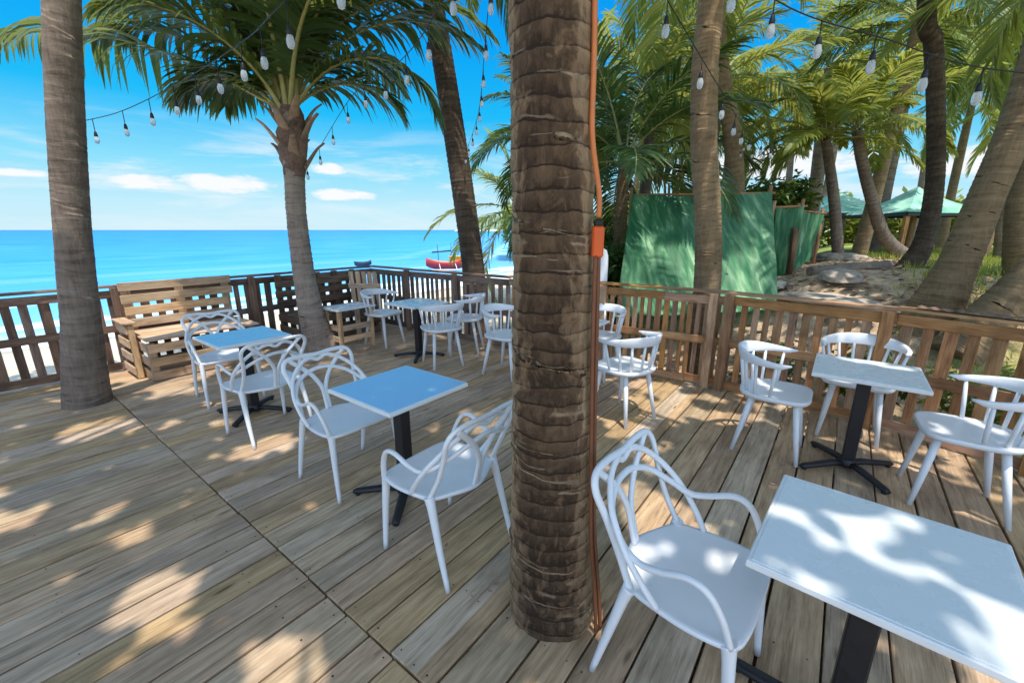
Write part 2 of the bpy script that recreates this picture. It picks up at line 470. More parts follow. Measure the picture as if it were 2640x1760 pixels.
def mat_ground():
    m, t, b, o = material('ground_sand_soil_grass')
    co = t.tc('Object'); P = t.xyz(co)
    v = t.math('ADD', t.math('MULTIPLY', P[0], VD.x), t.math('MULTIPLY', P[1], VD.y))
    u = t.math('ADD', t.math('MULTIPLY', P[0], UD.x), t.math('MULTIPLY', P[1], UD.y))
    n1 = t.noise(co, .45, 5, .6); n2 = t.noise(co, 6, 5, .65); n3 = t.noise(co, 60, 3, .6)
    sand = t.ramp(n2, [(.3, (.5, .43, .32)), (.7, (.68, .61, .48))])
    soil = t.ramp(t.math('ADD', t.math('MULTIPLY', n2, .6), t.math('MULTIPLY', n3, .4)), [(.3, (.18, .115, .065)), (.5, (.46, .33, .21)), (.66, (.74, .6, .43))])
    grass = t.ramp(t.math('ADD', t.math('MULTIPLY', n1, .4), t.math('MULTIPLY', n3, .6)), [(.3, (.12, .15, .02)), (.55, (.32, .35, .06)), (.75, (.48, .46, .14))])
    vs = t.math('ADD', v, t.mapr(n1, .2, .8, -2.2, 2.2))
    sg = t.mapr(vs, -5.5, -3.2, 0, 1, True)
    col = t.mix(sg, sand, soil)
    gf = t.math('MULTIPLY', t.mapr(t.math('ADD', t.math('SUBTRACT', v, .9), t.mapr(n1, .2, .8, -1.6, 1.6)), -.2, 1.0, 0, 1, True), sg)
    far = t.mapr(u, 13, 17, 0, 1, True)
    gf = t.math('MAXIMUM', t.math('MULTIPLY', gf, t.mapr(u, 5, 8, .5, 1)), t.math('MULTIPLY', far, sg))
    col = t.mix(gf, col, grass)
    wet = t.mapr(P[2], -.95, -.62, 1, 0, True)
    col = t.mix(t.math('MULTIPLY', wet, .55), col, (.2, .17, .12))
    t.put(b.inputs['Base Color'], col)
    t.put(b.inputs['Roughness'], t.mapr(wet, 0, 1, .95, .3))
    t.put(b.inputs['Normal'], t.bump(t.math('ADD', n2, t.math('MULTIPLY', n3, .4)), .7, .05))
    return m
tag(gm.build('ground', mat_ground()), kind='structure')

def mat_sea():
    m, t, b, o = material('sea_water')
    co = t.tc('Object'); P = t.xyz(co)              # local x = inland, local y = along the shore
    sh = t.math('ADD', P[0], t.math('MULTIPLY', t.math('MAXIMUM', t.math('SUBTRACT', P[1], 26.0), 0.0), .72))
    d = t.math('SUBTRACT', -14.2, sh)               # metres out from the waterline
    n1 = t.noise(t.mapping(co, (.35, .09, 1)), 1.0, 6, .6, .6)
    n2 = t.noise(t.mapping(co, (.02, .005, 1)), 1.0, 5, .6, .3)
    ld = t.math('LOGARITHM', t.math('ADD', t.math('MAXIMUM', d, 0.0), 1.0), 10.0)
    ldn = t.math('ADD', ld, t.mapr(n2, .3, .7, -.14, .14))
    col = t.ramp(t.math('DIVIDE', ldn, 3.6), [(0, (.42, .64, .66)), (.2, (.18, .46, .74)), (.38, (.025, .29, .66)), (.6, (.002, .19, .52)), (1.0, (.0, .115, .34))])
    col = t.mix(t.mapr(n1, .35, .75, 0, .22, True), col, (.25, .66, .8))
    # foam lines rolling in
    wv = t.math('SINE', t.math('ADD', t.math('MULTIPLY', d, 1.1), t.math('MULTIPLY', n1, 9)))
    fo = t.math('MULTIPLY', t.mapr(wv, .72, .96, 0, 1, True), t.mapr(d, 3, 13, 1, 0, True))
    edge = t.mapr(t.math('ADD', d, t.mapr(n1, .3, .7, -1.2, 1.2)), .5, 2.2, 1, 0, True)
    fo = t.math('MAXIMUM', fo, edge)
    far = t.math('MULTIPLY', t.mapr(t.math('ADD', t.math('ABSOLUTE', t.math('SUBTRACT', d, 19.0)), t.mapr(n1, .3, .7, -2, 2)), .3, 1.6, 1, 0, True), .12)
    fo = t.math('MAXIMUM', fo, far)
    fn = t.noise(co, 5, 4, .7)
    fo = t.math('MULTIPLY', fo, t.mapr(fn, .3, .6, .35, 1, True))
    col = t.mix(fo, col, (.82, .86, .86))
    t.put(b.inputs['Base Color'], col)
    t.put(b.inputs['Roughness'], t.mapr(fo, 0, 1, .32, .8))
    b.inputs['IOR'].default_value = 1.33; b.inputs['Specular IOR Level'].default_value = .35
    rip = t.noise(t.mapping(co, (1.6, .5, 1)), 1.0, 5, .6)
    t.put(b.inputs['Normal'], t.bump(t.math('ADD', rip, t.math('MULTIPLY', n1, .8)), .35, .25))
    return m
sm = MB(); S = 9000
sm.v = [(-S, -S, 0), (-11.0, -S, 0), (-11.0, S, 0), (-S, S, 0)]
sm.face([0, 1, 2, 3], 0, [(0, 0)]*4)
sea = sm.build('sea', mat_sea()); sea.rotation_euler = (0, 0, RZ); sea.location = (0, 0, -.86); tag(sea, kind='structure')

# far headland
hm = MB(); rnd = random.Random(5)
HN = 60
for j in range(5):
    for i in range(HN):
        tt = i/(HN-1)
        x = lerp(-118, 900, tt); y = 900+j*45+60*math.sin(tt*3)
        prof = [0, .55, 1, .8, .2][j]
        h = (8+24*sstep(tt, 0, .05)+9*mnoise.noise(Vector((tt*22, j*.6, 1)))+7*mnoise.noise(Vector((tt*70, j, 4))))*prof
        hm.v.append((x, y, -1+max(0, h)))
for j in range(4):
    for i in range(HN-1):
        a = j*HN+i; hm.face([a, a+1, a+HN+1, a+HN], 0, [(0, 0)]*4, 0, False)
def mat_hill():
    m, t, b, o = material('headland_green')
    co = t.tc('Object'); n_ = t.noise(co, .09, 6, .7)
    col = t.ramp(n_, [(.3, (.07, .13, .08)), (.55, (.16, .22, .12)), (.75, (.34, .34, .22))])
    col = t.mix(t.mapr(t.xyz(co)[2], .5, 3.0, 1, 0), col, (.6, .55, .42))
    t.put(b.inputs['Base Color'], col); b.inputs['Roughness'].default_value = 1
    return m
tag(hm.build('hills', mat_hill()), kind='structure')

# ------------------------------------------------------------------ deck
random.seed(11)
dm = MB()
U_J = .785; BOARDS = []
def lay(v0, v1, u0, u1f, widths):
    v = v0
    while v < v1:
        wd = random.uniform(*widths)
        gap = random.uniform(.008, .014)
        vc = v+wd/2
        u1 = u1f(vc) if callable(u1f) else u1f
        a = u0+random.uniform(.002, .006); b_ = u1-random.uniform(.002, .006)
        z = random.uniform(-.0025, .0025)
        dm.box((vc, (a+b_)/2, -.0175+z), (wd-gap, b_-a, .035), Matrix.Rotation(random.uniform(-.0006, .0006), 3, 'Z') @ Matrix.Rotation(random.uniform(-.006, .006), 3, 'Y'), .004, None, 0)
        BOARDS.append((vc, wd, a, b_)); v += wd
uf = lambda v: ufence(v)+.12
lay(-7.0, -1.2, U_J, uf, (.158, .172)); lay(-1.2, 5.2, U_J, uf, (.165, .225))
lay(-7.0, 5.2, -2.6, U_J, (.158, .172))
for (bv, bw, ua, ub) in BOARDS:
    for uu in list(np.arange(math.ceil((ua+.05)/.6)*.6, ub-.05, .6))+[ua+.03, ub-.03]:
        for sv in (-1, 1):
            if random.random() < .45: continue
            x_ = bv+sv*bw*.28+random.uniform(-.006, .006); y_ = uu+random.uniform(-.01, .01); b0 = len(dm.v); q = random.uniform(.0028, .005)
            for k in range(6): dm.v.append((x_+q*math.cos(k*PI/3), y_+q*math.sin(k*PI/3), .0045))
            dm.face([b0+k for k in range(6)], 0, [(0, 0)]*6, 1, False)
dk = dm.build('deck', [M['deck'], M['rust']]); dk.rotation_euler = (0, 0, RZ); tag(dk, kind='structure')
# joists and skirt under the deck
jm = MB()
for uu in np.arange(-2.4, 4.6, .6):
    jm.box((-.9, uu, -.09), (12.0, .05, .1), None, .003)
js = jm.build('deck_joists', M['fence_grey']); js.rotation_euler = (0, 0, RZ); tag(js, kind='structure')

# ------------------------------------------------------------------ fences
def fence(name, label, a, b, mat, sw, gap, h=1.03, posts=(), seed=1, cap=True, midz=.52, thick=.018, jag=0.0):
    """pallet-wood fence from a to b; local x runs along it, local y = away from the deck"""
    random.seed(seed)
    a = Vector((a[0], a[1], 0)); b = Vector((b[0], b[1], 0)); d = b-a; L = d.length
    root = thing(name, label, 'fence', a, math.atan2(d.y, d.x), 'fences around the deck')
    sp = MB(); x = .03
    while x < L-.03:
        wd = sw*random.uniform(.8, 1.2)
        tilt = random.uniform(-.012, .012)
        sp.box((x+wd/2, .03+random.uniform(-.003, .003), .055+(h-.11)/2), (wd, thick, h-.13+random.uniform(-.02, .02)), Matrix.Rotation(tilt, 3, 'Y'), .003)
        x += wd+gap*random.uniform(.75, 1.3)
    sp.build('slat_panel', mat, root)
    for nm, z, hh, y in (('bottom_rail', .06, .09, .005), ('middle_rail', midz, .085, .003), ('middle_rail', midz-.012, .07, .055), ('upper_rail', h-.085, .09, .005)):
        r = MB(); x = 0
        while x < L:
            l = min(random.uniform(.95, 1.3), L-x)
            if L-x-l < .25: l = L-x
            r.box((x+l/2, y+random.uniform(-.002, .002), z+random.uniform(-.008, .008)), (l-.003, .02, hh), Matrix.Rotation(random.uniform(-.008, .008), 3, 'Y'), .003)
            x += l
        r.build(nm, mat, root)
    if cap:
        r = MB(); x = -.02
        while x < L:
            l = min(random.uniform(1.5, 2.4), L+.02-x)
            if L+.02-x-l < .4: l = L+.02-x
            r.box((x+l/2, .03, h+random.uniform(-.003, .004)), (l-.004, .115, .026), Matrix.Rotation(random.uniform(-.004, .004), 3, 'Y'), .004)
            x += l
        r.build('top_rail', mat, root)
    for px in posts:
        p = MB(); p.box((px, -.04, h/2-.04), (.085, .062, h+.05), None, .005); p.build('post', mat, root)
    return root
LF0 = uv2w(-2.4, -6.87)
corner = (-2.60, 7.88)
fence('pallet_fence', 'dark slat fence on the sea side behind the left trunk and pale bench', (LF0.x, LF0.y), corner, M['fence_grey'], .078, .066, 1.03, (3.55, 5.05, 6.35), 3)
fence('pallet_fence', 'grey-brown slat fence at the back corner behind the white chairs and far table', corner, (-.04, 6.0), M['fence_grey'], .07, .055, 1.04, (1.05, 2.15), 4)
fence('pallet_fence', 'brown slat fence below the big green tarp, ending at the double post', (-.04, 6.0), (2.23, 4.42), M['fence'], .056, .032, 1.05, (1.42, 2.66), 5)
fence('pallet_fence', 'brown slat fence with a pale double rail behind the white table at the right', (2.23, 4.42), (3.18, 3.45), M['fence'], .064, .046, 1.05, (.05, 1.3), 6)
fence('pallet_fence', 'orange-brown slat fence with wide gaps at the far right edge of the deck', (3.18, 3.45), (5.0, .55), M['fence'], .078, .062, 1.05, (.9, 2.2), 7)
# wavy roofing offcut laid along the right fence cap
wm = MB(); wn = 60
for i in range(wn):
    for j in range(2):
        wm.v.append((i/(wn-1)*.8, -.05+j*.11, .009+.006*math.sin(i/(wn-1)*.8/.038*PI)))
for i in range(wn-1): wm.face([i*2, i*2+2, i*2+3, i*2+1], .5, [(0, 0)]*4)
d_ = (Vector((5.0, .55, 0))-Vector((3.18, 3.45, 0)))
ws = wm.build('roofing_sheet', M['fence_grey']); ws.location = (3.24, 3.38, 1.078); ws.rotation_euler = (0, 0, math.atan2(d_.y, d_.x))
tag(ws, 'narrow weathered corrugated strip lying along the top of the right fence', 'roofing strip')

# ------------------------------------------------------------------ pallet furniture
def pallet_bench(label, u0, v0, length, depth, mat, seed, seat=.5, back=1.0, arm=True):
    """against the sea-side fence; local x = toward the deck (VD), local y = along the fence (UD)"""
    random.seed(seed)
    root = thing('pallet_bench', label, 'bench', uv2w(u0, v0), RZ, 'benches made of pallets')
    b = MB()
    # front, ends: horizontal boards with gaps on corner studs
    for k, z in enumerate((.06, .22, .38)):
        b.box((depth, length/2, z), (.02, length, .1), None, .004)
        b.box((depth/2, .0, z), (depth-.03, .02, .1), None, .004)
        b.box((depth/2, length, z), (depth-.03, .02, .1), None, .004)
    for yy in (.04, length*.5, length-.04):
        b.box((depth-.05, yy, seat/2-.03), (.075, .075, seat-.07), None, .004)
        b.box((.07, yy, seat/2-.03), (.075, .075, seat-.07), None, .004)
    b.build('base_box', mat, root)
    s = MB(); x = .06
    while x < depth+.02:
        wd = random.uniform(.09, .12); s.box((x+wd/2, length/2, seat-.012), (wd-.008, length+.03, .024), None, .004); x += wd
    s.build('seat', mat, root)
    k_ = MB(); z = .54
    while z < back:
        k_.box((.045, length/2+random.uniform(-.02, .02), z+.05), (.02, length+random.uniform(-.05, .05), .1), Matrix.Rotation(random.uniform(-.01, .01), 3, 'X'), .004); z += .145
    for yy in (.05, length*.5, length-.05): k_.box((.02, yy, .76), (.03, .09, .52), None, .004)
    k_.build('backrest', mat, root)
    if arm:
        a = MB()
        for z in (.1, .26, .42, .58): a.box((depth*.36, -.10, z), (depth*.62, .02, .095), None, .004)
        for xx in (.06, depth*.62): a.box((xx, -.06, .32), (.07, .055, .62), None, .004)
        a.box((depth*.36, -.07, .655), (depth*.66, .12, .024), None, .004)
        a.build('armrest', mat, root)
    return root
pallet_bench('pale sunlit pallet bench with slatted back against the sea-side fence, beside the left palm trunk', 1.18, -6.78, 1.15, .74, M['pallet'], 21, .5, .98)
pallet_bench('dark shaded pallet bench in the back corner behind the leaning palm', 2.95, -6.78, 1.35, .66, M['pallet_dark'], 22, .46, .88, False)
# crate table by the leaning palm
random.seed(31)
ct = thing('crate_table', 'low crate table with a pale board on top, just right of the leaning palm', 'table', uv2w(3.42, -5.62), RZ)
b = MB(); b.box((0, 0, .60), (.46, .62, .022), None, .004); b.build('tabletop', M['top_white'], ct)
for (sx, sy) in ((-1, -1), (1, -1), (1, 1), (-1, 1)):
    b = MB(); b.box((sx*.17, sy*.25, .293), (.07, .05, .586), None, .005); b.build('leg', M['pallet'], ct)
b = MB()
for z in (.18, .34): b.box((.195, 0, z), (.018, .5, .08), None, .004); b.box((0, -.27, z), (.36, .018, .08), None, .004)
b.build('crate_side', M['pallet'], ct)
# slatted back leaning in the corner
random.seed(33)
pb = thing('pallet_board', 'orange-brown broken pallet propped upright in the back corner of the fence', 'pallet', uv2w(4.18, -6.28), RZ+.5)
b = MB()
for k in range(5): b.box((-.22+k*.11, .0+.0*k, .52), (.075, .018, 1.0), Matrix.Rotation(.12, 3, 'X') @ Matrix.Rotation(random.uniform(-.12, .12), 3, 'Y'), .004)
for z in (.3, .78): b.box((0, -.04-.0, z), (.56, .02, .08), Matrix.Rotation(.12, 3, 'X'), .004)
b.build('slat_panel', M['pallet'], pb)

# ------------------------------------------------------------------ tables
def make_table(top_mat, label, loc, foot_off=R(40)):
    """square pedestal table, local axes square with the top"""
    r = thing('cafe_table', label, 'table', loc, RZ, 'square tables on the deck')
    s = .60
    tp = MB(); tp.box((0, 0, .738), (s, s, .024), None, .004); tp.build('tabletop', M['edge'], r)
    # laminate set into the edging, a hair proud of it
    lm = MB(); lm.box((0, 0, .7505), (s-.026, s-.026, .003), None, .001); lm.build('laminate', top_mat, r)
    p = MB(); p.box((0, 0, .385), (.078, .078, .66), None, .006); p.build('pole', M['black'], r)
    q = MB(); q.box((0, 0, .720), (.32, .05, .012), None, .002); q.box((0, 0, .7195), (.05, .32, .011), None, .002); q.build('bracket', M['black'], r)
    hb = MB(); hb.lathe([(.062, .028), (.062, .05), (.054, .075), (.05, .085)], 20); hb.build('hub', M['black'], r)
    for k in range(4):
        a = foot_off+k*PI/2
        d = Vector((math.cos(a), math.sin(a), 0))
        f = MB(); f.sweep([d*.03+Vector((0, 0, .05)), d*.12+Vector((0, 0, .048)), d*.25+Vector((0, 0, .034)), d*.325+Vector((0, 0, .026)), d*.345+Vector((0, 0, .024))],
                          [.030, .030, .027, .025, .016], 8, (1.0, .72)); fo_ = f.build('foot', M['black'], r)
        g = MB(); g.lathe([(.016, 0), (.018, .008), (.014, .012)], 10, d*.315); g.build('pad', M['rubber'], fo_)
    return r
def place_table(proto, label, loc):
    return dup(proto, loc, RZ, label)
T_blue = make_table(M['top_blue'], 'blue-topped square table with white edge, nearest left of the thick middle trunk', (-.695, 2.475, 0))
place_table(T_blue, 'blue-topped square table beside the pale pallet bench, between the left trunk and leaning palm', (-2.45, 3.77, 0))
T_w = make_table(M['top_white'], 'white square table at the right with three spindle-back chairs around it', (2.44, 2.785, 0))
T_near = place_table(T_w, 'large-looking white square table in the bottom right corner, blotched with sunlight', (1.105, 1.075, 0))
T_near.rotation_euler = (0, 0, RZ-R(3.5))
for c_ in T_near.children:
    if c_.name.startswith('foot'): c_.rotation_euler = (0, 0, R(44))
place_table(T_w, 'far white table by the back corner of the fence with spindle chairs around it', (-1.27, 5.62, 0))
place_table(T_w, 'white table mostly hidden behind the thick middle trunk, by the brown fence', (.62, 4.38, 0))

# ------------------------------------------------------------------ chairs
def seat_shell(outline, z0, dish, th, lip=0.0):
    """dished seat from a closed outline (list of (x,y)); returns MB"""
    mb = MB(); N = len(outline); rings = [1.0, .985, .93, .8, .6, .35]
    base = 0
    cx = sum(p[0] for p in outline)/N; cy = sum(p[1] for p in outline)/N
    def zt(k, x, y): return z0-dish*(1-k*k)**1.0
    # top rings
    for ri, k in enumerate(rings):
        for (x, y) in outline:
            z = zt(k, x, y) - (.006 if ri == 0 else 0)
            mb.v.append((cx+(x-cx)*k, cy+(y-cy)*k, z))
    mb.v.append((cx, cy, z0-dish)); ct = len(mb.v)-1
    for ri in range(len(rings)-1):
        for i in range(N):
            j = (i+1) % N
            mb.face([ri*N+i, ri*N+j, (ri+1)*N+j, (ri+1)*N+i], .5, [(0, 0)]*4)
    for i in range(N): mb.face([(len(rings)-1)*N+i, (len(rings)-1)*N+(i+1) % N, ct], .5, [(0, 0)]*3)
    # side and bottom
    b0 = len(mb.v)
    for k, dz in ((1.0, th*.6), (.97, th), (.5, th+dish*.75)):
        for (x, y) in outline: mb.v.append((cx+(x-cx)*k, cy+(y-cy)*k, z0-dz-.004))
    mb.v.append((cx, cy, z0-th-dish-.003)); cb = len(mb.v)-1
    for i in range(N):
        j = (i+1) % N
        mb.face([i, b0+i, b0+j, j], .5, [(0, 0)]*4)
        for q in range(2): mb.face([b0+q*N+i, b0+(q+1)*N+i, b0+(q+1)*N+j, b0+q*N+j], .5, [(0, 0)]*4)
        mb.face([b0+2*N+i, cb, b0+2*N+j], .5, [(0, 0)]*3)
    return mb
def superoutline(pts, n=6): return [(p.x, p.y) for p in catmull([(x, y, 0) for x, y in pts], n, True)]

# --- chair 1: spindle back, horseshoe rail. Local -y is where the sitter faces.
def make_spindle_chair(label, loc, rz):
    r = thing('spindle_chair', label, 'chair', loc, rz, 'white spindle-back chairs')
    out = superoutline([(0, -.215), (.13, -.21), (.205, -.16), (.225, -.03), (.215, .10), (.15, .195), (0, .225), (-.15, .195), (-.215, .10), (-.225, -.03), (-.205, -.16), (-.13, -.21)], 5)
    seat_shell(out, .452, .012, .026).build('seat', M['white'], r, True)
    for sx in (-1, 1):
        for (x0, y0, x1, y1) in ((.135, -.135, .182, -.195), (.13, .125, .178, .205)):
            l = MB(); l.sweep([(sx*x0, y0, .43), (sx*lerp(x0, x1, .5), lerp(y0, y1, .5), .21), (sx*x1, y1, 0)], [.0205, .0185, .0135], 12)
            l.build('leg', M['white'], r)
    # horseshoe rail: a band, tall at the back and tapering to the arm tips
    def arc(a, rx=.252, ry=.235, y0=.01): return Vector((rx*math.sin(a), y0+ry*math.cos(a), 0))
    A = R(112); N = 41; rail = MB(); prev = None
    for i in range(N):
        a = lerp(-A, A, i/(N-1)); k = abs(a)/A
        p = arc(a); nrm = Vector((math.sin(a), math.cos(a), 0))
        tip = sstep(1-k, 0, .12)
        hgt = lerp(.082, .03, sstep(k, .15, .95))*lerp(.35, 1, tip); th = lerp(.024, .03, k)*lerp(.5, 1, tip)
        zt = lerp(.745, .695, sstep(k, .1, 1.0)); lean = lerp(.022, .0, k)
        sec = []
        for (fy, fz) in ((-.5, -.38), (-.35, -.5), (.35, -.5), (.5, -.38), (.5, .36), (.32, .5), (-.32, .5), (-.5, .36)):
            q = p+nrm*(fy*th+lean*(fz+.5)); sec.append(tuple(Vector((q.x, q.y, zt-hgt/2+fz*hgt))))
        b0 = len(rail.v); rail.v.extend(sec)
        if i:
            for k2 in range(8):
                rail.face([b0-8+k2, b0-8+(k2+1) % 8, b0+(k2+1) % 8, b0+k2], .5, [(0, 0)]*4)
    rail.face(list(range(8))[::-1], .5, [(0, 0)]*8); rail.face([len(rail.v)-8+k for k in range(8)], .5, [(0, 0)]*8)
    rail.build('back_rail', M['white'], r, True)
    for a in (-92, -62, -38, -13, 13, 38, 62, 92):
        a = R(a); p1 = arc(a); p0 = arc(a*.96, .205, .195, .012); k = abs(a)/A
        s = MB(); zt = lerp(.675, .672, k)
        s.sweep([(p0.x, p0.y, .44), (lerp(p0.x, p1.x, .5), lerp(p0.y, p1.y, .5), .56), (p1.x, p1.y, zt)], [.0105, .0115, .0095], 8)
        s.build('spindle', M['white'], r)
    r.scale = (1.08, 1.08, 1.1); return r
def face_rz(dx, dy): return math.atan2(dy, dx)+PI/2      # local -y toward (dx,dy)
S0 = make_spindle_chair('white spindle chair left of the right-hand table, in front of the double post', (2.03, 3.08, 0), face_rz(.8, -.6))
def sp(label, x, y, dx, dy): return dup(S0, (x, y, 0), face_rz(dx, dy), label)
sp('white spindle chair behind the right-hand table, backed against the fence', 2.86, 3.34, -.62, -.78)
sp('white spindle chair at the far right edge, its open side toward the right-hand table', 2.80, 2.40, -.80, .55)
sp('white spindle chair just right of the thick middle trunk, standing in bright sun', 1.03, 3.70, -.55, .83)
sp('half-hidden white spindle chair against the brown fence just right of the middle trunk', 1.02, 4.86, -.55, -.7)
sp('white spindle chair cut off by the left edge of the thick middle trunk', -.06, 4.90, .8, -.55)
sp('bright white spindle chair near the crate table, left of the far table', -1.93, 6.28, .85, -.45)
sp('white spindle chair in front of the far table, its back turned to the viewer', -.90, 5.30, -.45, .8)
sp('white spindle chair behind another at the right of the far table, by the back fence', -.66, 5.92, -.8, .1)

# --- chair 2: armchair with interlacing curved back lines
def make_loop_chair(label, loc, rz):
    r = thing('loop_chair', label, 'chair', loc, rz, 'white armchairs with interlaced backs')
    out = superoutline([(0, -.235), (.15, -.232), (.235, -.205), (.262, -.10), (.255, .03), (.225, .14), (.13, .195), (.035, .235), (-.035, .235), (-.13, .195), (-.225, .14), (-.255, .03), (-.262, -.10), (-.235, -.205), (-.15, -.232)], 5)
    seat_shell(out, .455, .02, .02).build('seat', M['white'], r, True)
    for sx in (-1, 1):
        for pts, rd in (([(sx*.228, -.185, .452), (sx*.232, -.195, .40), (sx*.240, -.212, .2), (sx*.245, -.228, 0)], [.028, .021, .0165, .012]),
                        ([(sx*.232, .135, .46), (sx*.236, .155, .40), (sx*.245, .205, .2), (sx*.25, .255, 0)], [.026, .021, .0165, .012])):
            l = MB(); l.sweep(catmull(pts, 4), resample_rad(rd, 4), 12); l.build('leg', M['white'], r)
    def curve(half, name, rad, sec=(1.0, .8), n=7):
        """half runs from the left side to the middle; mirrored to the right"""
        full = half+[(-x, y, z) for x, y, z in reversed(half[:-1])]
        c = MB(); c.sweep(catmull(full, n), rad*1.02, 10, sec); c.build(name, M['white'], r)
    # outer hoop: rear legs carry on, pinch in, then flare to wide squarish top corners
    curve([(-.232, .135, .45), (-.222, .195, .57), (-.232, .245, .69), (-.248, .282, .785), (-.215, .302, .836), (-.12, .308, .846), (0, .306, .838)], 'back_loop', .0145)
    # arm loop: rises from the front corners, runs back low, then sweeps across the back
    curve([(-.24, -.195, .45), (-.257, -.165, .55), (-.270, -.118, .628), (-.272, -.055, .645), (-.266, .03, .612), (-.256, .105, .596), (-.238, .18, .630), (-.175, .252, .69), (-.085, .284, .73), (0, .291, .742)], 'arm_loop', .0140)
    # side loop: from the seat side low past the hoop and up over the back
    curve([(-.250, .03, .45), (-.266, .085, .53), (-.262, .16, .63), (-.215, .235, .725), (-.135, .282, .795), (-.06, .300, .822), (0, .303, .80)], 'back_loop', .0135)
    # centre stem that forks to the top corners
    for sx in (-1, 1):
        c = MB(); c.sweep(catmull([(sx*.010, .222, .45), (sx*.009, .243, .53), (sx*.016, .262, .61), (sx*.07, .283, .71), (sx*.15, .297, .79), (sx*.20, .304, .835)], 6), .0150, 10, (1, .8)); c.build('back_stem', M['white'], r)
    return r
L0 = make_loop_chair('foreground white loop-back armchair right of the middle trunk, at the sun-blotched table', (.672, 1.33, 0), face_rz(.76, -.65))
def lp(label, x, y, dx, dy): return dup(L0, (x, y, 0), face_rz(dx, dy), label)
lp('white loop-back armchair right of the nearest blue table, by the middle trunk', -.36, 2.03, -.8, .6)
lp('white loop-back armchair on the left side of the nearest blue table', -1.13, 2.70, .8, -.6)
lp('white loop-back armchair before the blue table by the bench, back toward leaning palm', -2.10, 3.40, -.82, .57)
lp('white loop-back armchair behind the blue table, in front of the pale pallet bench', -2.93, 4.17, .72, -.69)

# ------------------------------------------------------------------ palms
def trunk_mesh(pts, rads, ring=.085, amp=.035, sides=24, seed=1, rough=.0, sub=4):
    rng = random.Random(seed)
    dense = catmull(pts, 24); rr = resample_rad(rads, 24)
    cum = [0]
    for a, b in zip(dense, dense[1:]): cum.append(cum[-1]+(b-a).length)
    L = cum[-1]
    def at(s):
        s = min(max(s, 0), L); lo, hi = 0, len(cum)-1
        while hi-lo > 1:
            m = (lo+hi)//2
            if cum[m] <= s: lo = m
            else: hi = m
        t_ = (s-cum[lo])/max(1e-9, cum[hi]-cum[lo]); return dense[lo].lerp(dense[hi], t_), lerp(rr[lo], rr[hi], t_)
    mb = MB(); rows = []
    s = 0
    while s < L:
        st = ring*rng.uniform(.45, 1.65); j = rng.uniform(.6, 1.4); tint = rng.random()
        for k in range(sub):
            rows.append((s+st*k/sub, 1+amp*j*((k/(sub-1))**1.6-.45), tint))
        s += st
    rows.append((L, 1, .5))
    N = len(rows)
    for i, (s_, m_, tn) in enumerate(rows):
        p, ra = at(s_); q, _ = at(s_+.02); o_, _ = at(s_-.02); d = (q-o_).normalized()
        a = Vector((0, 1, 0)).cross(d); a.normalize(); b_ = d.cross(a)
        for k in range(sides):
            t_ = 2*PI*k/sides
            wav = .02*math.sin(t_*2+s_*1.3+seed)+.012*math.sin(t_*3-s_*2.1)
            dirv = a*math.cos(t_)+b_*math.sin(t_)
            tilt = .020*math.sin(t_+seed+i//sub*.7)+.010*math.sin(2*t_+i//sub*1.9)+.012*mnoise.noise(Vector((math.cos(t_)*2.2, math.sin(t_)*2.2, i//sub*1.7+seed)))          # rings are not level
            f = m_+wav
            if rough:
                pn = p+dirv*ra
                f += rough*(mnoise.noise(Vector((pn.x*9, pn.y*9, s_*7)))+.8*mnoise.noise(Vector((pn.x*24, pn.y*24, s_*16)))+.5*mnoise.noise(Vector((pn.x*60, pn.y*60, s_*22))))
            mb.v.append(tuple(p+dirv*(ra*f)+d*tilt))
    for i in range(N-1):
        for k in range(sides):
            k2 = (k+1) % sides
            st_ = (i % sub == sub-1)
            mb.face([i*sides+k, i*sides+k2, (i+1)*sides+k2, (i+1)*sides+k], 0.0 if st_ else .35+.5*rows[i][2], [(0, 0)]*4)
    mb.face(list(range(sides))[::-1], .5, [(0, 0)]*sides)
    mb.face([(N-1)*sides+k for k in range(sides)], .5, [(0, 0)]*sides)
    return mb

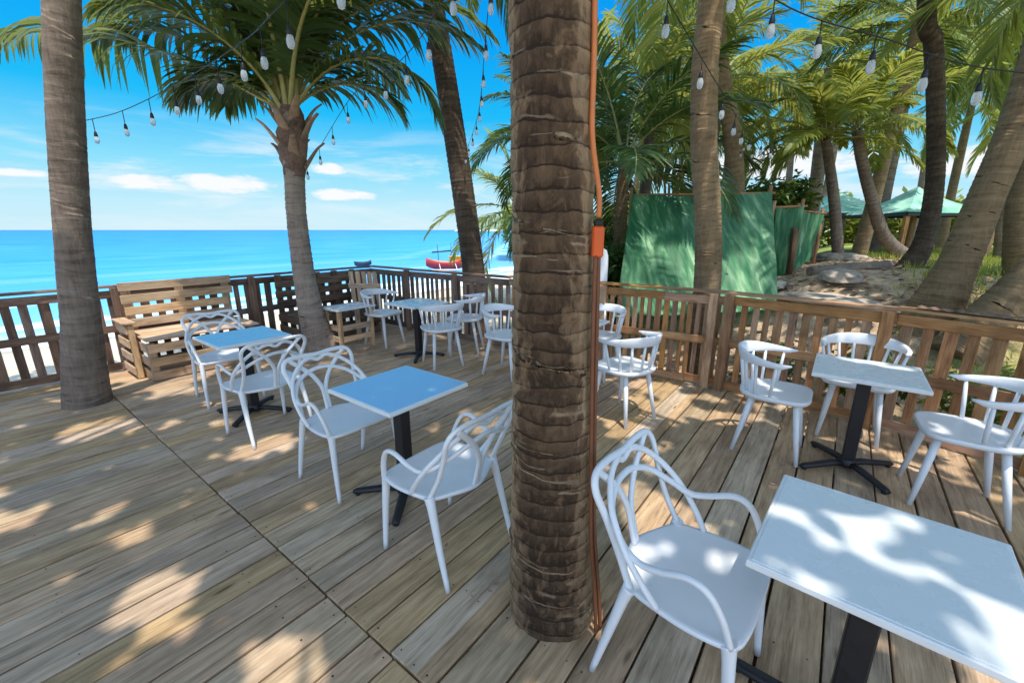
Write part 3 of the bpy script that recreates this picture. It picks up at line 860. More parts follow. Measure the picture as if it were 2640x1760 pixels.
def frond(mb, org, az, e0, L, droop, rng, nl=44, seg=4, lw=.045, ll=.75, hang=.8, age=0.0, roll=0.0, base_r=.022):
    """one feather frond added to mb; material 0 leaf, 1 rib"""
    org = Vector(org); NS = 16
    side = Vector((-math.sin(az), math.cos(az), 0)); fw = Vector((math.cos(az), math.sin(az), 0))
    pts = []; p = org.copy(); dirs = []
    sway = rng.uniform(-.25, .25)
    for i in range(NS+1):
        s = i/NS; e = e0-droop*(s**1.25)
        d = fw*math.cos(e)+Vector((0, 0, math.sin(e)))+side*(sway*s); d.normalize()
        pts.append(p.copy()); dirs.append(d); p = p+d*(L/NS)
    mb.sweep(pts, [lerp(base_r, .004, (i/NS)**.8) for i in range(NS+1)], 5, (1.25, .8), False, rng.random(), 1)
    fr = rng.random()*.35
    for sd in (-1, 1):
        for k in range(nl):
            s = lerp(.16, .995, (k+rng.uniform(-.3, .3)+.3)/nl); s = min(max(s, .15), .995)
            f = s*NS; i0 = min(int(f), NS-1); q = pts[i0].lerp(pts[i0+1], f-i0); d = dirs[i0].lerp(dirs[i0+1], f-i0)
            sv = side*sd; up = d.cross(side).normalized()
            if up.z < 0: up = -up
            prof = min(1, .35+2.2*(s-.13))*(1 if s < .55 else lerp(1, .32, (s-.55)/.45))
            le = ll*prof*rng.uniform(.85, 1.12)
            fa = lerp(.35, 1.15, s)+rng.uniform(-.12, .12)
            dv = (sv*math.cos(fa)+d*math.sin(fa)+up*rng.uniform(.05, .35)).normalized()
            sag = hang*rng.uniform(.7, 1.3); wv = lw*rng.uniform(.75, 1.15)*min(1, .5+prof)
            wdir = d-dv*d.dot(dv)
            if wdir.length < .01: wdir = up
            wdir = (wdir.normalized()+up*rng.uniform(-.5, .5)).normalized()
            r_ = min(1, max(0, fr+rng.random()*.42+age))
            b0 = len(mb.v); pos = q.copy(); cd = dv.copy()
            for g in range(seg+1):
                tt = g/seg
                ww = wv*(.55 if g == 0 else (1 if tt < .6 else lerp(1, .08, (tt-.6)/.4)))*.5
                mb.v.append(tuple(pos-wdir*ww)); mb.v.append(tuple(pos+wdir*ww))
                if g < seg:
                    cd = (cd+Vector((0, 0, -1))*(sag*(tt+.25)/seg*1.5)).normalized()
                    pos = pos+cd*(le/seg)
            for g in range(seg):
                mb.face([b0+g*2, b0+g*2+1, b0+g*2+3, b0+g*2+2], r_, [(0, 0)]*4, 0, True)

def crown(rng, n=20, L=(2.6, 3.6), lo=-25, hi=80, **kw):
    mb = MB()
    for k in range(n):
        tt = k/(n-1)
        e0 = R(lerp(hi, lo, tt**.9)+rng.uniform(-8, 8)); az = k*2.39996+rng.uniform(-.3, .3)
        age = .0 if tt < .75 else .15*rng.random()
        if tt > .93 and rng.random() < .6: age = .5
        frond(mb, (.05*math.cos(az), .05*math.sin(az), .12*(1-tt)), az, e0, rng.uniform(*L)*lerp(.75, 1, min(1, tt*2.5)), R(lerp(55, 75, tt)+rng.uniform(-15, 20)), rng, age=age, **kw)
    return mb

# shared crown meshes for the trees around the deck
CROWNS = {}
def crown_mesh(kind):
    if kind in CROWNS: return CROWNS[kind]
    seed, n, L, lo, hi, mat, kw = {
        'shade_a': (101, 19, (3.0, 3.9), 0, 80, 'leaf', dict(nl=52, seg=3, lw=.055, ll=.85)),
        'shade_b': (102, 17, (2.8, 3.7), 0, 80, 'leaf', dict(nl=48, seg=3, lw=.055, ll=.85)),
        'wood_a': (103, 16, (2.2, 3.2), -30, 80, 'leaf_bright', dict(nl=48, seg=3, lw=.046, ll=.75)),
        'wood_b': (104, 17, (2.4, 3.4), -35, 80, 'leaf_bright', dict(nl=48, seg=3, lw=.046, ll=.8)),
        'wood_up': (106, 15, (1.7, 2.5), 2, 82, 'leaf_bright', dict(nl=40, seg=3, lw=.055, ll=.6)),
        'wood_d': (107, 18, (2.3, 3.3), -25, 80, 'leaf', dict(nl=48, seg=3, lw=.046, ll=.78)),
        'wood_c': (105, 20, (2.2, 3.0), -20, 82, 'leaf_dark', dict(nl=48, seg=3, lw=.048, ll=.8)),
    }[kind]
    mb = crown(random.Random(seed), n, L, lo, hi, **kw)
    o = mb.build('crown', [M[mat], M['rachis']])
    me = o.data; bpy.data.objects.remove(o); CROWNS[kind] = me; return me
def palm(label, pts, rads, bark, kind, rz=0.0, scale=1.0, ring=.085, sides=20, seed=1, amp=.035, rough=0.0, group='palms around the deck', tilt=(0, 0), sub=4):
    base = Vector(pts[0]); r = thing('palm_tree', label, 'palm tree', base, 0, group)
    loc = [Vector(p)-base for p in pts]
    trunk_mesh(loc, rads, ring, amp, sides, seed, rough, sub).build('trunk', M[bark], r, True)
    if kind:
        c = bpy.data.objects.new('crown', crown_mesh(kind)); C.objects.link(c); c.parent = r
        c.location = loc[-1]; c.rotation_euler = (tilt[0], tilt[1], rz); c.scale = (scale,)*3
    return r

# the thick trunk through the middle of the deck
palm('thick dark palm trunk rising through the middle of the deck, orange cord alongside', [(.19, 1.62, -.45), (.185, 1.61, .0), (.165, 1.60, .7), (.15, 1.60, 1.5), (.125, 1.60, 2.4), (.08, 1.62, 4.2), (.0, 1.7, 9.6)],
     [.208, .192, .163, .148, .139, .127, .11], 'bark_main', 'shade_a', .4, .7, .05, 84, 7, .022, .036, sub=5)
palm('grey palm trunk at the left of the deck in front of the sea-side fence', [(-4.30, 4.02, -.45), (-4.27, 4.0, .0), (-4.13, 4.0, .8), (-3.97, 4.0, 1.75), (-3.79, 4.0, 2.67), (-3.62, 4.02, 3.5), (-3.3, 4.2, 5.4), (-2.6, 5.0, 10.5)],
     [.22, .192, .148, .127, .12, .115, .11, .10], 'bark_mid', 'shade_b', 1.3, .65, .075, 36, 8, .016, .012)
palm('slim dark palm behind the back fence, leaning left against the sky', [(-.62, 7.6, -.5), (-.68, 7.6, .96), (-.82, 7.6, 2.24), (-.99, 7.6, 3.57), (-1.2, 7.6, 5.0), (-1.4, 7.6, 6.4)],
     [.21, .20, .185, .17, .16, .13], 'bark_dark', 'shade_b', 2.4, .85, .08, 24, 9)
palm('straight tan ringed palm trunk in front of the big green tarp', [(2.40, 5.25, -.3), (2.385, 5.22, 1.0), (2.29, 5.2, 1.82), (2.17, 5.2, 2.53), (2.09, 5.2, 3.3), (2.08, 5.2, 4.0), (2.2, 5.4, 10.0)],
     [.175, .158, .149, .141, .135, .13, .11], 'bark_tan', 'shade_b', .2, .7, .05, 28, 10, .035)
palm('reddish palm trunk rising behind the big green tarp', [(4.7, 9.2, .3), (4.52, 9.1, 2.3), (4.24, 9, 3.53), (3.89, 9, 4.65), (3.3, 9, 7.4)], [.2, .17, .16, .15, .12], 'bark_tan', 'wood_b', .9, 1.1, .07, 20, 12)
palm('young palm with a leaning pale stem and low crown, left of the green canopies', [(8.35, 11, .6), (8.25, 11, 1.07), (7.87, 11, 2.48), (7.44, 11, 3.76)], [.16, .13, .115, .10], 'bark_mid', 'wood_up', .3, .95, .07, 18, 13)
palm('palm with a trunk curving up from the right in front of the green canopies', [(10.5, 11, .8), (9.9, 11, 1.07), (9.3, 11, 1.55), (8.78, 11, 2.48), (8.36, 11, 3.37), (8.14, 11, 3.95)], [.2, .17, .14, .125, .12, .11], 'bark_mid', 'wood_up', 1.2, 1.05, .07, 18, 14)
palm('tall dark shaded palm trunk between the green canopies and the big leaning trunk', [(7.1, 8, .5), (7.33, 8, .95), (7.52, 8, 1.5), (7.47, 8, 2.48), (7.19, 8, 3.67), (6.9, 8, 4.64), (6.62, 8, 5.4), (5.9, 8, 10.0)], [.29, .20, .15, .132, .126, .124, .12, .10], 'bark_dark', 'shade_a', 2.2, .7, .075, 22, 15)
palm('big palm trunk leaning right at the right edge, flared dark base behind the fence', [(5.12, 5.2, .2), (5.22, 5.2, .75), (5.36, 5.2, 1.3), (5.49, 5.2, 2.06), (5.6, 5.2, 2.7), (5.64, 5.2, 3.3), (5.6, 5.2, 4.2), (5.3, 5.4, 9.8)], [.36, .26, .19, .166, .16, .155, .145, .12], 'bark_tan', 'shade_b', .8, .7, .045, 28, 16, .03)
palm('ringed palm trunk leaning out of frame at the right edge, low behind the fence', [(4.95, 4.6, .3), (5.27, 4.6, .77), (5.5, 4.6, 1.12), (5.85, 4.6, 1.7), (6.3, 4.6, 2.8), (7.0, 4.6, 7.6)], [.24, .21, .18, .165, .15, .13], 'bark_tan', 'wood_b', 2.0, 1.0, .055, 26, 17, .04)
palm('pale palm trunk crossing behind the big leaning trunk at the right edge', [(7.9, 6.5, .6), (7.5, 6.5, 1.6), (7.35, 6.5, 2.45), (7.5, 6.5, 3.6), (7.8, 6.5, 5.6)], [.24, .17, .15, .15, .13], 'bark_tan', 'wood_a', 1.0, 1.0, .06, 20, 18)

# the leaning palm inside the fence, each frond its own
random.seed(44)
hp = thing('palm_tree', 'leaning palm with full green crown growing through the deck before the sea', 'palm tree', (-2.70, 5.92, -.45), 0, 'palms around the deck')
hb = Vector((-2.70, 5.92, -.45)); W = lambda *p: Vector(p)-hb
trunk_mesh([W(-2.68, 5.92, -.45), W(-2.72, 5.92, .0), W(-2.81, 5.92, .45), W(-2.86, 5.92, .97), W(-2.87, 5.92, 1.84), W(-2.83, 5.92, 2.4), W(-2.80, 5.92, 2.9), W(-2.80, 5.92, 3.15)],
           [.26, .225, .18, .145, .125, .125, .155, .12], .07, .05, 32, 20, .02).build('trunk', M['bark_pale'], hp, True)
fb = MB()
fb.sweep(catmull([W(-2.83, 5.92, 2.35), W(-2.81, 5.92, 2.6), W(-2.80, 5.92, 2.85), W(-2.79, 5.92, 3.1), W(-2.79, 5.92, 3.35)], 5), resample_rad([.13, .165, .18, .14, .07], 5), 18)
for i, v_ in enumerate(fb.v):
    n_ = mnoise.noise(Vector(v_)*9)*.035; q = Vector(v_); ax_ = W(-2.80, 5.92, 0); d_ = Vector((q.x-ax_.x, q.y-ax_.y, 0))
    fb.v[i] = tuple(q+d_.normalized()*n_)
fb.build('crown_base', M['fibre'], hp)
for k in range(11):                                            # old leaf bases
    az = k*2.4+.4; z = 2.52+.055*k; ctr = W(-2.81, 5.92, z); d = Vector((math.cos(az), math.sin(az), 0))
    s = MB(); ln = random.uniform(.16, .34)
    s.sweep(catmull([ctr+d*.10-Vector((0, 0, .08)), ctr+d*.17+Vector((0, 0, .02)), ctr+d*(.17+ln*.45)+Vector((0, 0, ln*.7)), ctr+d*(.2+ln*.7)+Vector((0, 0, ln*1.0))], 4), resample_rad([.06, .05, .032, .022], 4), 8, (1.3, .5))
    s.build('leaf_stub', M['dry'], hp)
hero = [  # azimuth (0 right, 90 away), first elevation, length, droop
    (179, 31, 3.9, 44), (186, 44, 2.5, 62), (175, 54, 2.9, 70), (190, 52, 1.5, 105), (165, 62, 3.4, 55), (205, 76, 2.8, 50), (172, 74, 3.6, 55), (184, 68, 3.2, 62),
    (120, 66, 3.2, 70), (235, 62, 2.0, 100), (90, 76, 3.4, 50), (60, 70, 3.4, 70), (354, 48, 2.4, 130),
    (8, 66, 3.2, 108), (25, 72, 3.5, 80), (342, 68, 3.1, 90), (310, 64, 2.5, 100), (280, 76, 2.6, 70), (358, 72, 3.2, 92),
    (110, 58, 3.0, 75), (70, 52, 2.9, 85), (160, 70, 3.0, 75), (20, 60, 2.9, 95), (350, 76, 3.0, 70), (195, 70, 2.6, 70), (130, 76, 3.5, 55), (50, 74, 3.5, 60), (40, 80, 3.4, 50), (140, 82, 3.4, 42), (220, 82, 3.0, 50), (300, 84, 3.0, 45), (176, 80, 3.6, 62),
    (4, 80, 3.6, 66), (200, 38, 1.2, 90), (150, 48, 1.4, 100), (330, 80, 3.4, 60), (14, 40, 1.5, 100), (188, 83, 3.4, 40)]
rng = random.Random(77)
for (a, e, L_, dr) in hero:
    f = MB(); az = R(a+rng.uniform(-3, 3))
    big = L_ > 3.8
    frond(f, W(-2.80+.06*math.cos(az), 5.92+.06*math.sin(az), 3.12+rng.uniform(-.08, .12)), az, R(e), L_, R(dr), rng, 54, 5, .050, .95 if big else .76, 2.1 if big else 1.3, .0 if e > 35 else .12, 0, .034)
    f.build('frond', [M['leaf_hero'], M['rachis']], hp)

# unseen broad-leaved trees behind the viewer, leaf gaps placed to shape the sun patches
LIT = [(-3.25, 2.0, .55), (-1.66, 1.6, .33), (-3.6, 1.35, .22), (-.95, 1.28, .28), (-.37, 1.62, .10), (-.10, 1.52, .08), (-1.9, 3.15, .30), (-3.6, 3.4, .35), (.05, 1.40, .10),
       (-4.45, 5.3, 1.25), (-4.1, 4.7, .6), (-3.6, 4.3, .3), (-2.0, 5.05, .7), (-1.7, 4.6, .35), (1.5, 3.95, .72), (1.1, 3.6, .5), (.95, 2.35, .3), (1.05, 2.9, .2), (2.75, 2.15, .22), (-.3, 3.6, .4), (-.75, 4.4, .35),
       *[(1.0+.13*i_-.20*(j_ % 2)+.04*math.sin(i_*7+j_*3), 1.16-.10*i_+.14*(j_-1)+.03*math.sin(i_*5+j_*11), (.10, .075, .06)[(i_+j_) % 3]) for i_ in range(-2, 4) for j_ in range(4)], (-2.1, 6.2, .7), (-.4, 5.6, .3), (2.25, 2.55, .15), (-4.9, 2.2, .3), (2.0, 1.3, .3)]
_r = random.Random(88)
for _ in range(260): LIT.append((_r.uniform(-7, 5), _r.uniform(.6, 6.8), _r.choice((.06, .08, .1, .13, .18))))
def shade_trees():
    rng = random.Random(301)
    trunks = [(-3.6, -1.6), (.6, -2.9), (4.6, -.9), (-8.2, 2.0)]
    leaves = [[] for _ in trunks]
    k = 0; tries = 0
    while k < 15500 and tries < 120000:
        tries += 1
        x = rng.uniform(-7.4, 5.2); y = rng.uniform(.4, 6.6)
        q = 1.0
        for (lx, ly, lr) in LIT:
            d = math.hypot(x-lx, y-ly)/lr+.55*mnoise.noise(Vector((x*5, y*5, 1)))
            if d < 1.0: q = min(q, .015 if d < .72 else lerp(.015, 1, (d-.72)/.28))
        nz = mnoise.noise(Vector((x*1.15, y*1.15, 7)))+.6*mnoise.noise(Vector((x*3.1, y*3.1, 2)))
        if nz > .6: q *= .35
        if y > 5.2: q *= .55
        uu_, vv_ = w2uv(x, y)
        if uu_ > ufence(vv_)-.75: q *= .35
        if rng.random() > q: continue
        z = rng.uniform(5.6, 7.6)
        p = Vector((x, y, 0))+sundir*(z/sundir.z)
        i = min(range(len(trunks)), key=lambda j: (trunks[j][0]-p.x)**2+(trunks[j][1]-p.y)**2)
        leaves[i].append(p); k += 1
    for i, (tx, ty) in enumerate(trunks):
        base = Vector((tx, ty, -.45)); r = thing('shade_tree', 'broad-leaved tree standing outside the view, its high crown dappling the deck', 'tree', base, 0, 'trees shading the deck from outside the view')
        st = MB(); st.sweep(catmull([(0, 0, 0), (.1, .05, 2.5), (-.05, .15, 4.2), (0, .1, 6.0)], 5), resample_rad([.3, .22, .17, .1], 5), 12); st.build('trunk', M['bark_mid'], r)
        br = MB(); lf = MB()
        pts = leaves[i]
        for q in range(26):
            if not pts: break
            e = pts[rng.randrange(len(pts))]-base
            br.sweep(catmull([(0, .1, 4.9), e*.5+Vector((0, 0, 3.0)), e-Vector((0, 0, .05))], 4), resample_rad([.07, .035, .008], 4), 6)
        br.build('branch', M['bark_mid'], r)
        for p in pts:
            p = p-base; d = Vector((rng.gauss(0, 1), rng.gauss(0, 1), rng.gauss(0, .35))).normalized(); s_ = d.cross(Vector((0, 0, 1))).normalized()
            s_ = (s_+Vector((0, 0, rng.uniform(-.5, .5)))).normalized(); l = rng.uniform(.16, .27); w_ = l*.3; b0 = len(lf.v)
            for u_, ww in ((-.5, .15), (-.1, .8), (.25, 1.0), (.5, .25)):
                lf.v.append(tuple(p+d*l*u_-s_*w_*ww)); lf.v.append(tuple(p+d*l*u_+s_*w_*ww))
            for g in range(3): lf.face([b0+g*2, b0+g*2+1, b0+g*2+3, b0+g*2+2], rng.random()*.8, [(0, 0)]*4, 0, True)
        lf.build('crown', M['leaf'], r)
shade_trees()

# palms of the grove behind the right fence
rng = random.Random(9)
grove = []
GROVE_LABEL = {'wood_a': 'yellow-green', 'wood_b': 'mid-green', 'wood_c': 'deep green', 'wood_up': 'small light green', 'wood_d': 'dark mid-green'}
spots = [(2.3, 9.4, 3.0, 'wood_c'), (1.0, 11.2, 3.8, 'wood_c'), (3.4, 11.5, 4.8, 'wood_b'), (10.2, 12.4, 6.8, 'wood_d'), (13.6, 16.4, 7.8, 'wood_a'), (17.4, 16.6, 8.0, 'wood_d'), (7.2, 17.4, 7.6, 'wood_d'), (15.4, 22.0, 9.4, 'wood_b'), (21.0, 23.5, 9.6, 'wood_d'), (6.6, 23.4, 9.0, 'wood_d'), (2.2, 15, 5.8, 'wood_b'), (5.4, 12.4, 5.4, 'wood_a'), (6.6, 14.0, 4.6, 'wood_up'),
         (9.6, 14.6, 6.4, 'wood_a'), (11.5, 17.0, 6.2, 'wood_up'), (17.0, 14.5, 5.8, 'wood_b'), (9.0, 18.5, 5.8, 'wood_a'), (13.6, 22.5, 7.8, 'wood_a'), (18.5, 19.0, 6.8, 'wood_a'),
         (23.5, 20.0, 7.2, 'wood_b'), (5.6, 19.0, 7.4, 'wood_b'), (10.0, 27.0, 8.5, 'wood_b'), (20.0, 28.5, 8.8, 'wood_a'), (.2, 13.0, 2.2, 'wood_b'), (4.0, 26.0, 7.5, 'wood_a'), (12.2, 11.6, 7.2, 'wood_a')]
for i, (x, y, h, kd) in enumerate(spots):
    g = ground_z(x, y)-.15; lx = rng.uniform(-.7, .7); ly = rng.uniform(-.5, .5)
    where = 'beyond the green canopies' if y > 18 else ('close behind the brown fence' if y < 9.7 else 'in the grove behind the right fence')
    palm(f'{GROVE_LABEL[kd]} palm {where}', [(x-lx, y-ly, g), (x-lx*.55, y-ly*.5, g+h*.3), (x-lx*.15, y-ly*.1, g+h*.65), (x, y, h)], [.2, .16, .14, .11], 'bark_mid' if i % 3 else 'bark_tan', kd, rng.uniform(0, 6.28), rng.uniform(.9, 1.15), .08, 14, 200+i, group=f'{GROVE_LABEL[kd]} palms {where}')

# ------------------------------------------------------------------ tarps, canopies
def tarp(label, corners, nx, nz, seed, amp=.07):
    """corners: top left, top right, bottom right, bottom left in world"""
    base = Vector(corners[3]); mb = MB(); tl, tr_, br, bl = [Vector(c)-base for c in corners]
    nrm = (tr_-tl).cross(bl-tl).normalized()
    for j in range(nz+1):
        for i in range(nx+1):
            a = i/nx; b_ = j/nz
            p = tl.lerp(tr_, a).lerp(bl.lerp(br, a), b_)
            k = amp*(mnoise.noise(Vector((a*9+seed, b_*2.2, seed)))+.6*mnoise.noise(Vector((a*22, b_*5+seed, 2))))*(.4+.6*b_)
            p = p+nrm*k; p.z -= .05*math.sin(a*PI)*(1-b_)
            mb.v.append(tuple(p))
    for j in range(nz):
        for i in range(nx):
            a = j*(nx+1)+i; mb.face([a, a+1, a+nx+2, a+nx+1], .5, [(0, 0)]*4)
    r = thing('green_tarp', label, 'tarp', base, 0, 'green tarps behind the fence')
    mb.build('sheet', M['tarp'], r)
    for c in (tl, tr_):
        p = MB(); g = Vector((c.x, c.y+.06, ground_z(base.x+c.x, base.y+c.y)-base.z-.1)); p.sweep([g, Vector((c.x, c.y+.06, c.z+.12))], .03, 8); p.build('pole', M['fence'], r)
    p = MB(); p.sweep([tl+Vector((-.1, .07, -.01)), tr_+Vector((.1, .07, -.01))], .022, 8); p.build('ridge_pole', M['fence'], r)
    return r
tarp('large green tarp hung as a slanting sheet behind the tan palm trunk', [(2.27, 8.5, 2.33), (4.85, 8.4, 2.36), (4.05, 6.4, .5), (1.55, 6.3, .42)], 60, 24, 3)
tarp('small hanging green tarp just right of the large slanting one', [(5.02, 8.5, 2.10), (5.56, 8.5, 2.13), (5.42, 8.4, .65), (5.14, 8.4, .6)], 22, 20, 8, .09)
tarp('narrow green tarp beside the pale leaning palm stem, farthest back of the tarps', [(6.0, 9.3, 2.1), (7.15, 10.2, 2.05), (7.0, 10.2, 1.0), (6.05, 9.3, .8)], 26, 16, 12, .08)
random.seed(51)
sf = thing('stake_fence', 'dark rough stake fence running back from the small green tarp', 'fence', (5.3, 8.2, 0), 0)
b = MB()
for k in range(26):
    t_ = k/25; x = lerp(0, 2.1, t_); y = lerp(0, 4.4, t_); g = ground_z(5.3+x, 8.2+y)
    b.sweep([(x, y, g-.1), (x+random.uniform(-.04, .04), y+random.uniform(-.04, .04), g+random.uniform(.75, 1.15))], random.uniform(.025, .045), 6)
b.build('stake_panel', M['pallet_dark'], sf)
def gazebo(label, x, y, half, eave, peak, seed):
    g = ground_z(x, y); r = thing('garden_canopy', label, 'canopy', (x, y, g-.05), 0, 'green canopies on the lawn')
    ez = eave-g+.05; pz = peak-g+.05; mb = MB(); n_ = 14; random.seed(seed)
    for q in range(4):
        a0 = q*PI/2+PI/4; c0 = Vector((math.cos(a0), math.sin(a0), 0))*half*1.414; a1 = a0+PI/2; c1 = Vector((math.cos(a1), math.sin(a1), 0))*half*1.414
        b0 = len(mb.v)
        for j in range(n_+1):
            for i in range(n_+1):
                p = c0.lerp(c1, i/n_)*(1-j/n_); k = j/n_
                z = lerp(ez, pz, k)-.16*math.sin(k*PI)-.05*math.sin(i/n_*PI)*(1-k)+.03*mnoise.noise(Vector((p.x*2+seed, p.y*2, q)))
                mb.v.append((p.x, p.y, z))
        for j in range(n_):
            for i in range(n_):
                a = b0+j*(n_+1)+i; mb.face([a, a+1, a+n_+2, a+n_+1], .5, [(0, 0)]*4)
    mb.build('roof', M['canopy'], r)
    bm_ = MB()
    for q in range(4):
        a0 = q*PI/2+PI/4; c0 = Vector((math.cos(a0), math.sin(a0), 0))*half*1.38; a1 = a0+PI/2; c1 = Vector((math.cos(a1), math.sin(a1), 0))*half*1.38
        bm_.bar((c0.x, c0.y, ez-.09), (c1.x, c1.y, ez-.09), .06, .09)
    bm_.build('eave_beam', M['black'], r)
    for sx in (-1, 1):
        for sy in (-1, 1):
            p = MB(); p.box((sx*half*.93, sy*half*.93, ez/2-.05), (.13, .13, ez-.08), None, .008); p.build('post', M['fence'], r)
    return r
gazebo('pale green pyramid canopy on posts at the right, the nearer and larger one', 14.2, 15.8, 1.55, 2.25, 3.15, 1)
gazebo('pale green pyramid canopy on posts, farther left, behind the curving palm', 13.6, 18.8, 1.9, 2.35, 3.25, 2)

# ------------------------------------------------------------------ rocks, logs, shrubs
def rock(label, x, y, sx, sy, sz, seed, mat='stone', z=None):
    bm = bmesh.new(); bmesh.ops.create_icosphere(bm, subdivisions=4, radius=1)
    for v_ in bm.verts:
        n_ = mnoise.noise(v_.co*1.3+Vector((seed, 0, 0)))*.35+mnoise.noise(v_.co*3.4+Vector((0, seed, 0)))*.16+mnoise.noise(v_.co*9)*.05
        q = v_.co*(1+n_); q.z = max(q.z, -.5)
        v_.co = Vector((q.x*sx, q.y*sy, q.z*sz))
    me = bpy.data.meshes.new('rock'); bm.to_mesh(me); bm.free(); me.materials.append(M[mat])
    for p in me.polygons: p.use_smooth = True
    o = bpy.data.objects.new('rock', me); C.objects.link(o); o.location = (x, y, (ground_z(x, y) if z is None else z)+sz*.25); o.rotation_euler = (0, 0, seed)
    return tag(o, label, 'rock', 'rocks on the bank behind the fence')
rock('long pale flat rock showing above the right fence rail', 4.65, 6.1, .75, .30, .11, 2.1, 'stone')
rock('pale brown rock at the foot of the big leaning trunk', 5.15, 6.75, .40, .26, .12, 4.4)
rock('small grey slab lying on the dirt path behind the fence', 6.0, 8.1, .36, .16, .06, 1.2, 'concrete')
rock('dark mossy stone mound beside the tall dark trunk', 8.0, 10.6, .6, .35, .14, 5.1, 'stone')
rock('pale edge stone along the left of the dirt path', 4.5, 7.2, .34, .13, .07, .9, 'concrete')
def log(label, a, b, r_, seed):
    a = Vector(a); b = Vector(b); random.seed(seed); mb = MB()
    pts = [a.lerp(b, k/8)-a+Vector((random.uniform(-.03, .03), random.uniform(-.03, .03), random.uniform(-.02, .02))) for k in range(9)]
    mb.sweep(pts, [r_*random.uniform(.85, 1.1) for _ in range(9)], 10)
    o = mb.build('fallen_log', M['bark_mid']); o.location = a; return tag(o, label, 'log')
log('grey fallen log across the bank below the curved palm', (5.1, 7.35, ground_z(5.1, 7.35)+.06), (6.6, 7.6, ground_z(6.6, 7.6)+.06), .08, 3)
log('thin weathered log edging the dirt path', (4.5, 6.9, ground_z(4.5, 6.9)+.04), (5.6, 9.2, ground_z(5.6, 9.2)+.04), .045, 4)

def shrub(label, x, y, h, rad, seed, mat, n_=900, group='shrubs behind the fence', ls=.09):
    rng = random.Random(seed); g = ground_z(x, y); r = thing('shrub', label, 'shrub', (x, y, g-.03), 0, group)
    st = MB()
    tips = []
    for k in range(9):
        a = rng.uniform(0, 2*PI); e = rng.uniform(.25, 1); tip = Vector((math.cos(a)*rad*e*.8, math.sin(a)*rad*e*.8, h*rng.uniform(.5, .95)))
        st.sweep(catmull([(0, 0, 0), tip*.4+Vector((0, 0, h*.1)), tip], 4), [lerp(.02, .006, q/8) for q in range(9)], 5); tips.append(tip)
    st.build('stem', M['fibre'], r)
    lf = MB()
    for k in range(n_):
        tp = tips[rng.randrange(len(tips))]; c = Vector((rng.gauss(0, 1), rng.gauss(0, 1), rng.gauss(0, 1))).normalized()*rad*.45*rng.random()**.4
        p = tp*rng.uniform(.75, 1.05)+c; p.z = max(.03, p.z)
        d = Vector((rng.gauss(0, 1), rng.gauss(0, 1), rng.gauss(0, .6))).normalized(); s_ = d.cross(Vector((0, 0, 1)))
        if s_.length < .1: continue
        s_ = (s_.normalized()+Vector((0, 0, rng.uniform(-.6, .6)))).normalized(); l = ls*rng.uniform(.7, 1.5); w_ = l*.22
        b0 = len(lf.v)
        for q in (p, p+d*l*.5+s_*w_, p+d*l-Vector((0, 0, l*.25)), p+d*l*.5-s_*w_): lf.v.append(tuple(q))
        lf.face([b0, b0+1, b0+2, b0+3], rng.random()*.8, [(0, 0)]*4, 0, False)
    lf.build('foliage', M[mat], r)
    return r
for i, (x, y, h, rad, mt, lab) in enumerate([
    (4.15, 3.35, 1.0, .5, 'leaf_bright', 'green shrub right behind the orange-brown fence at the right edge'),
    (3.75, 4.1, .8, .45, 'leaf', 'low green shrub behind the fence near the right-hand table'),
    (3.2, 5.0, .6, .4, 'leaf_dark', 'dark low shrub behind the double post of the fence'),
    (1.3, 8.2, 2.0, 1.0, 'leaf_dark', 'tall dark bush left of the large green tarp'),
    (1.9, 9.6, 2.2, 1.1, 'leaf_dark', 'dark bush behind the left end of the large green tarp'),
    (6.3, 10.9, 2.2, .9, 'leaf_dark', 'dark green bush behind the narrow green tarp'),
    (7.4, 12.4, 2.4, 1.1, 'leaf_bright', 'yellow-green bush behind the pale leaning palm stem'),
    (9.0, 15.2, 1.3, .8, 'leaf_bright', 'bright green bush left of the nearer green canopy'),
    (17.5, 14.0, 1.9, 1.1, 'leaf_bright', 'bright green bush right of the nearer green canopy')]):
    shrub(lab, x, y, h, rad, 300+i, mt, 900 if i < 3 else 2600, ls=.09 if i < 3 else .2)
# a distant hedge line behind the lawn, seen as one mass
hm = MB(); rng = random.Random(71)
for k in range(26000):
    t_ = rng.random(); a = lerp(-.02, 1.0, t_); d = rng.uniform(36, 44)
    x = math.sin(a)*d; y = math.cos(a)*d; top = 3.2+1.6*mnoise.noise(Vector((a*9, 0, 0)))+1.1*mnoise.noise(Vector((a*31, 2, 0)))
    p = Vector((x, y, .4+top*rng.random()**.7)); dd = Vector((rng.gauss(0, 1), rng.gauss(0, 1), rng.gauss(0, .8))).normalized(); s_ = dd.cross(Vector((0, 0, 1)))
    if s_.length < .1: continue
    s_.normalize(); l = rng.uniform(.3, .7); b0 = len(hm.v)
    for q in (p, p+dd*l*.5+s_*l*.3, p+dd*l, p+dd*l*.5-s_*l*.3): hm.v.append(tuple(q))
    hm.face([b0, b0+1, b0+2, b0+3], rng.random()*.85, [(0, 0)]*4, 0, False)
tag(hm.build('thicket', M['leaf_bright']), 'far green thicket closing the lawn behind the palms', 'thicket', kind='stuff')

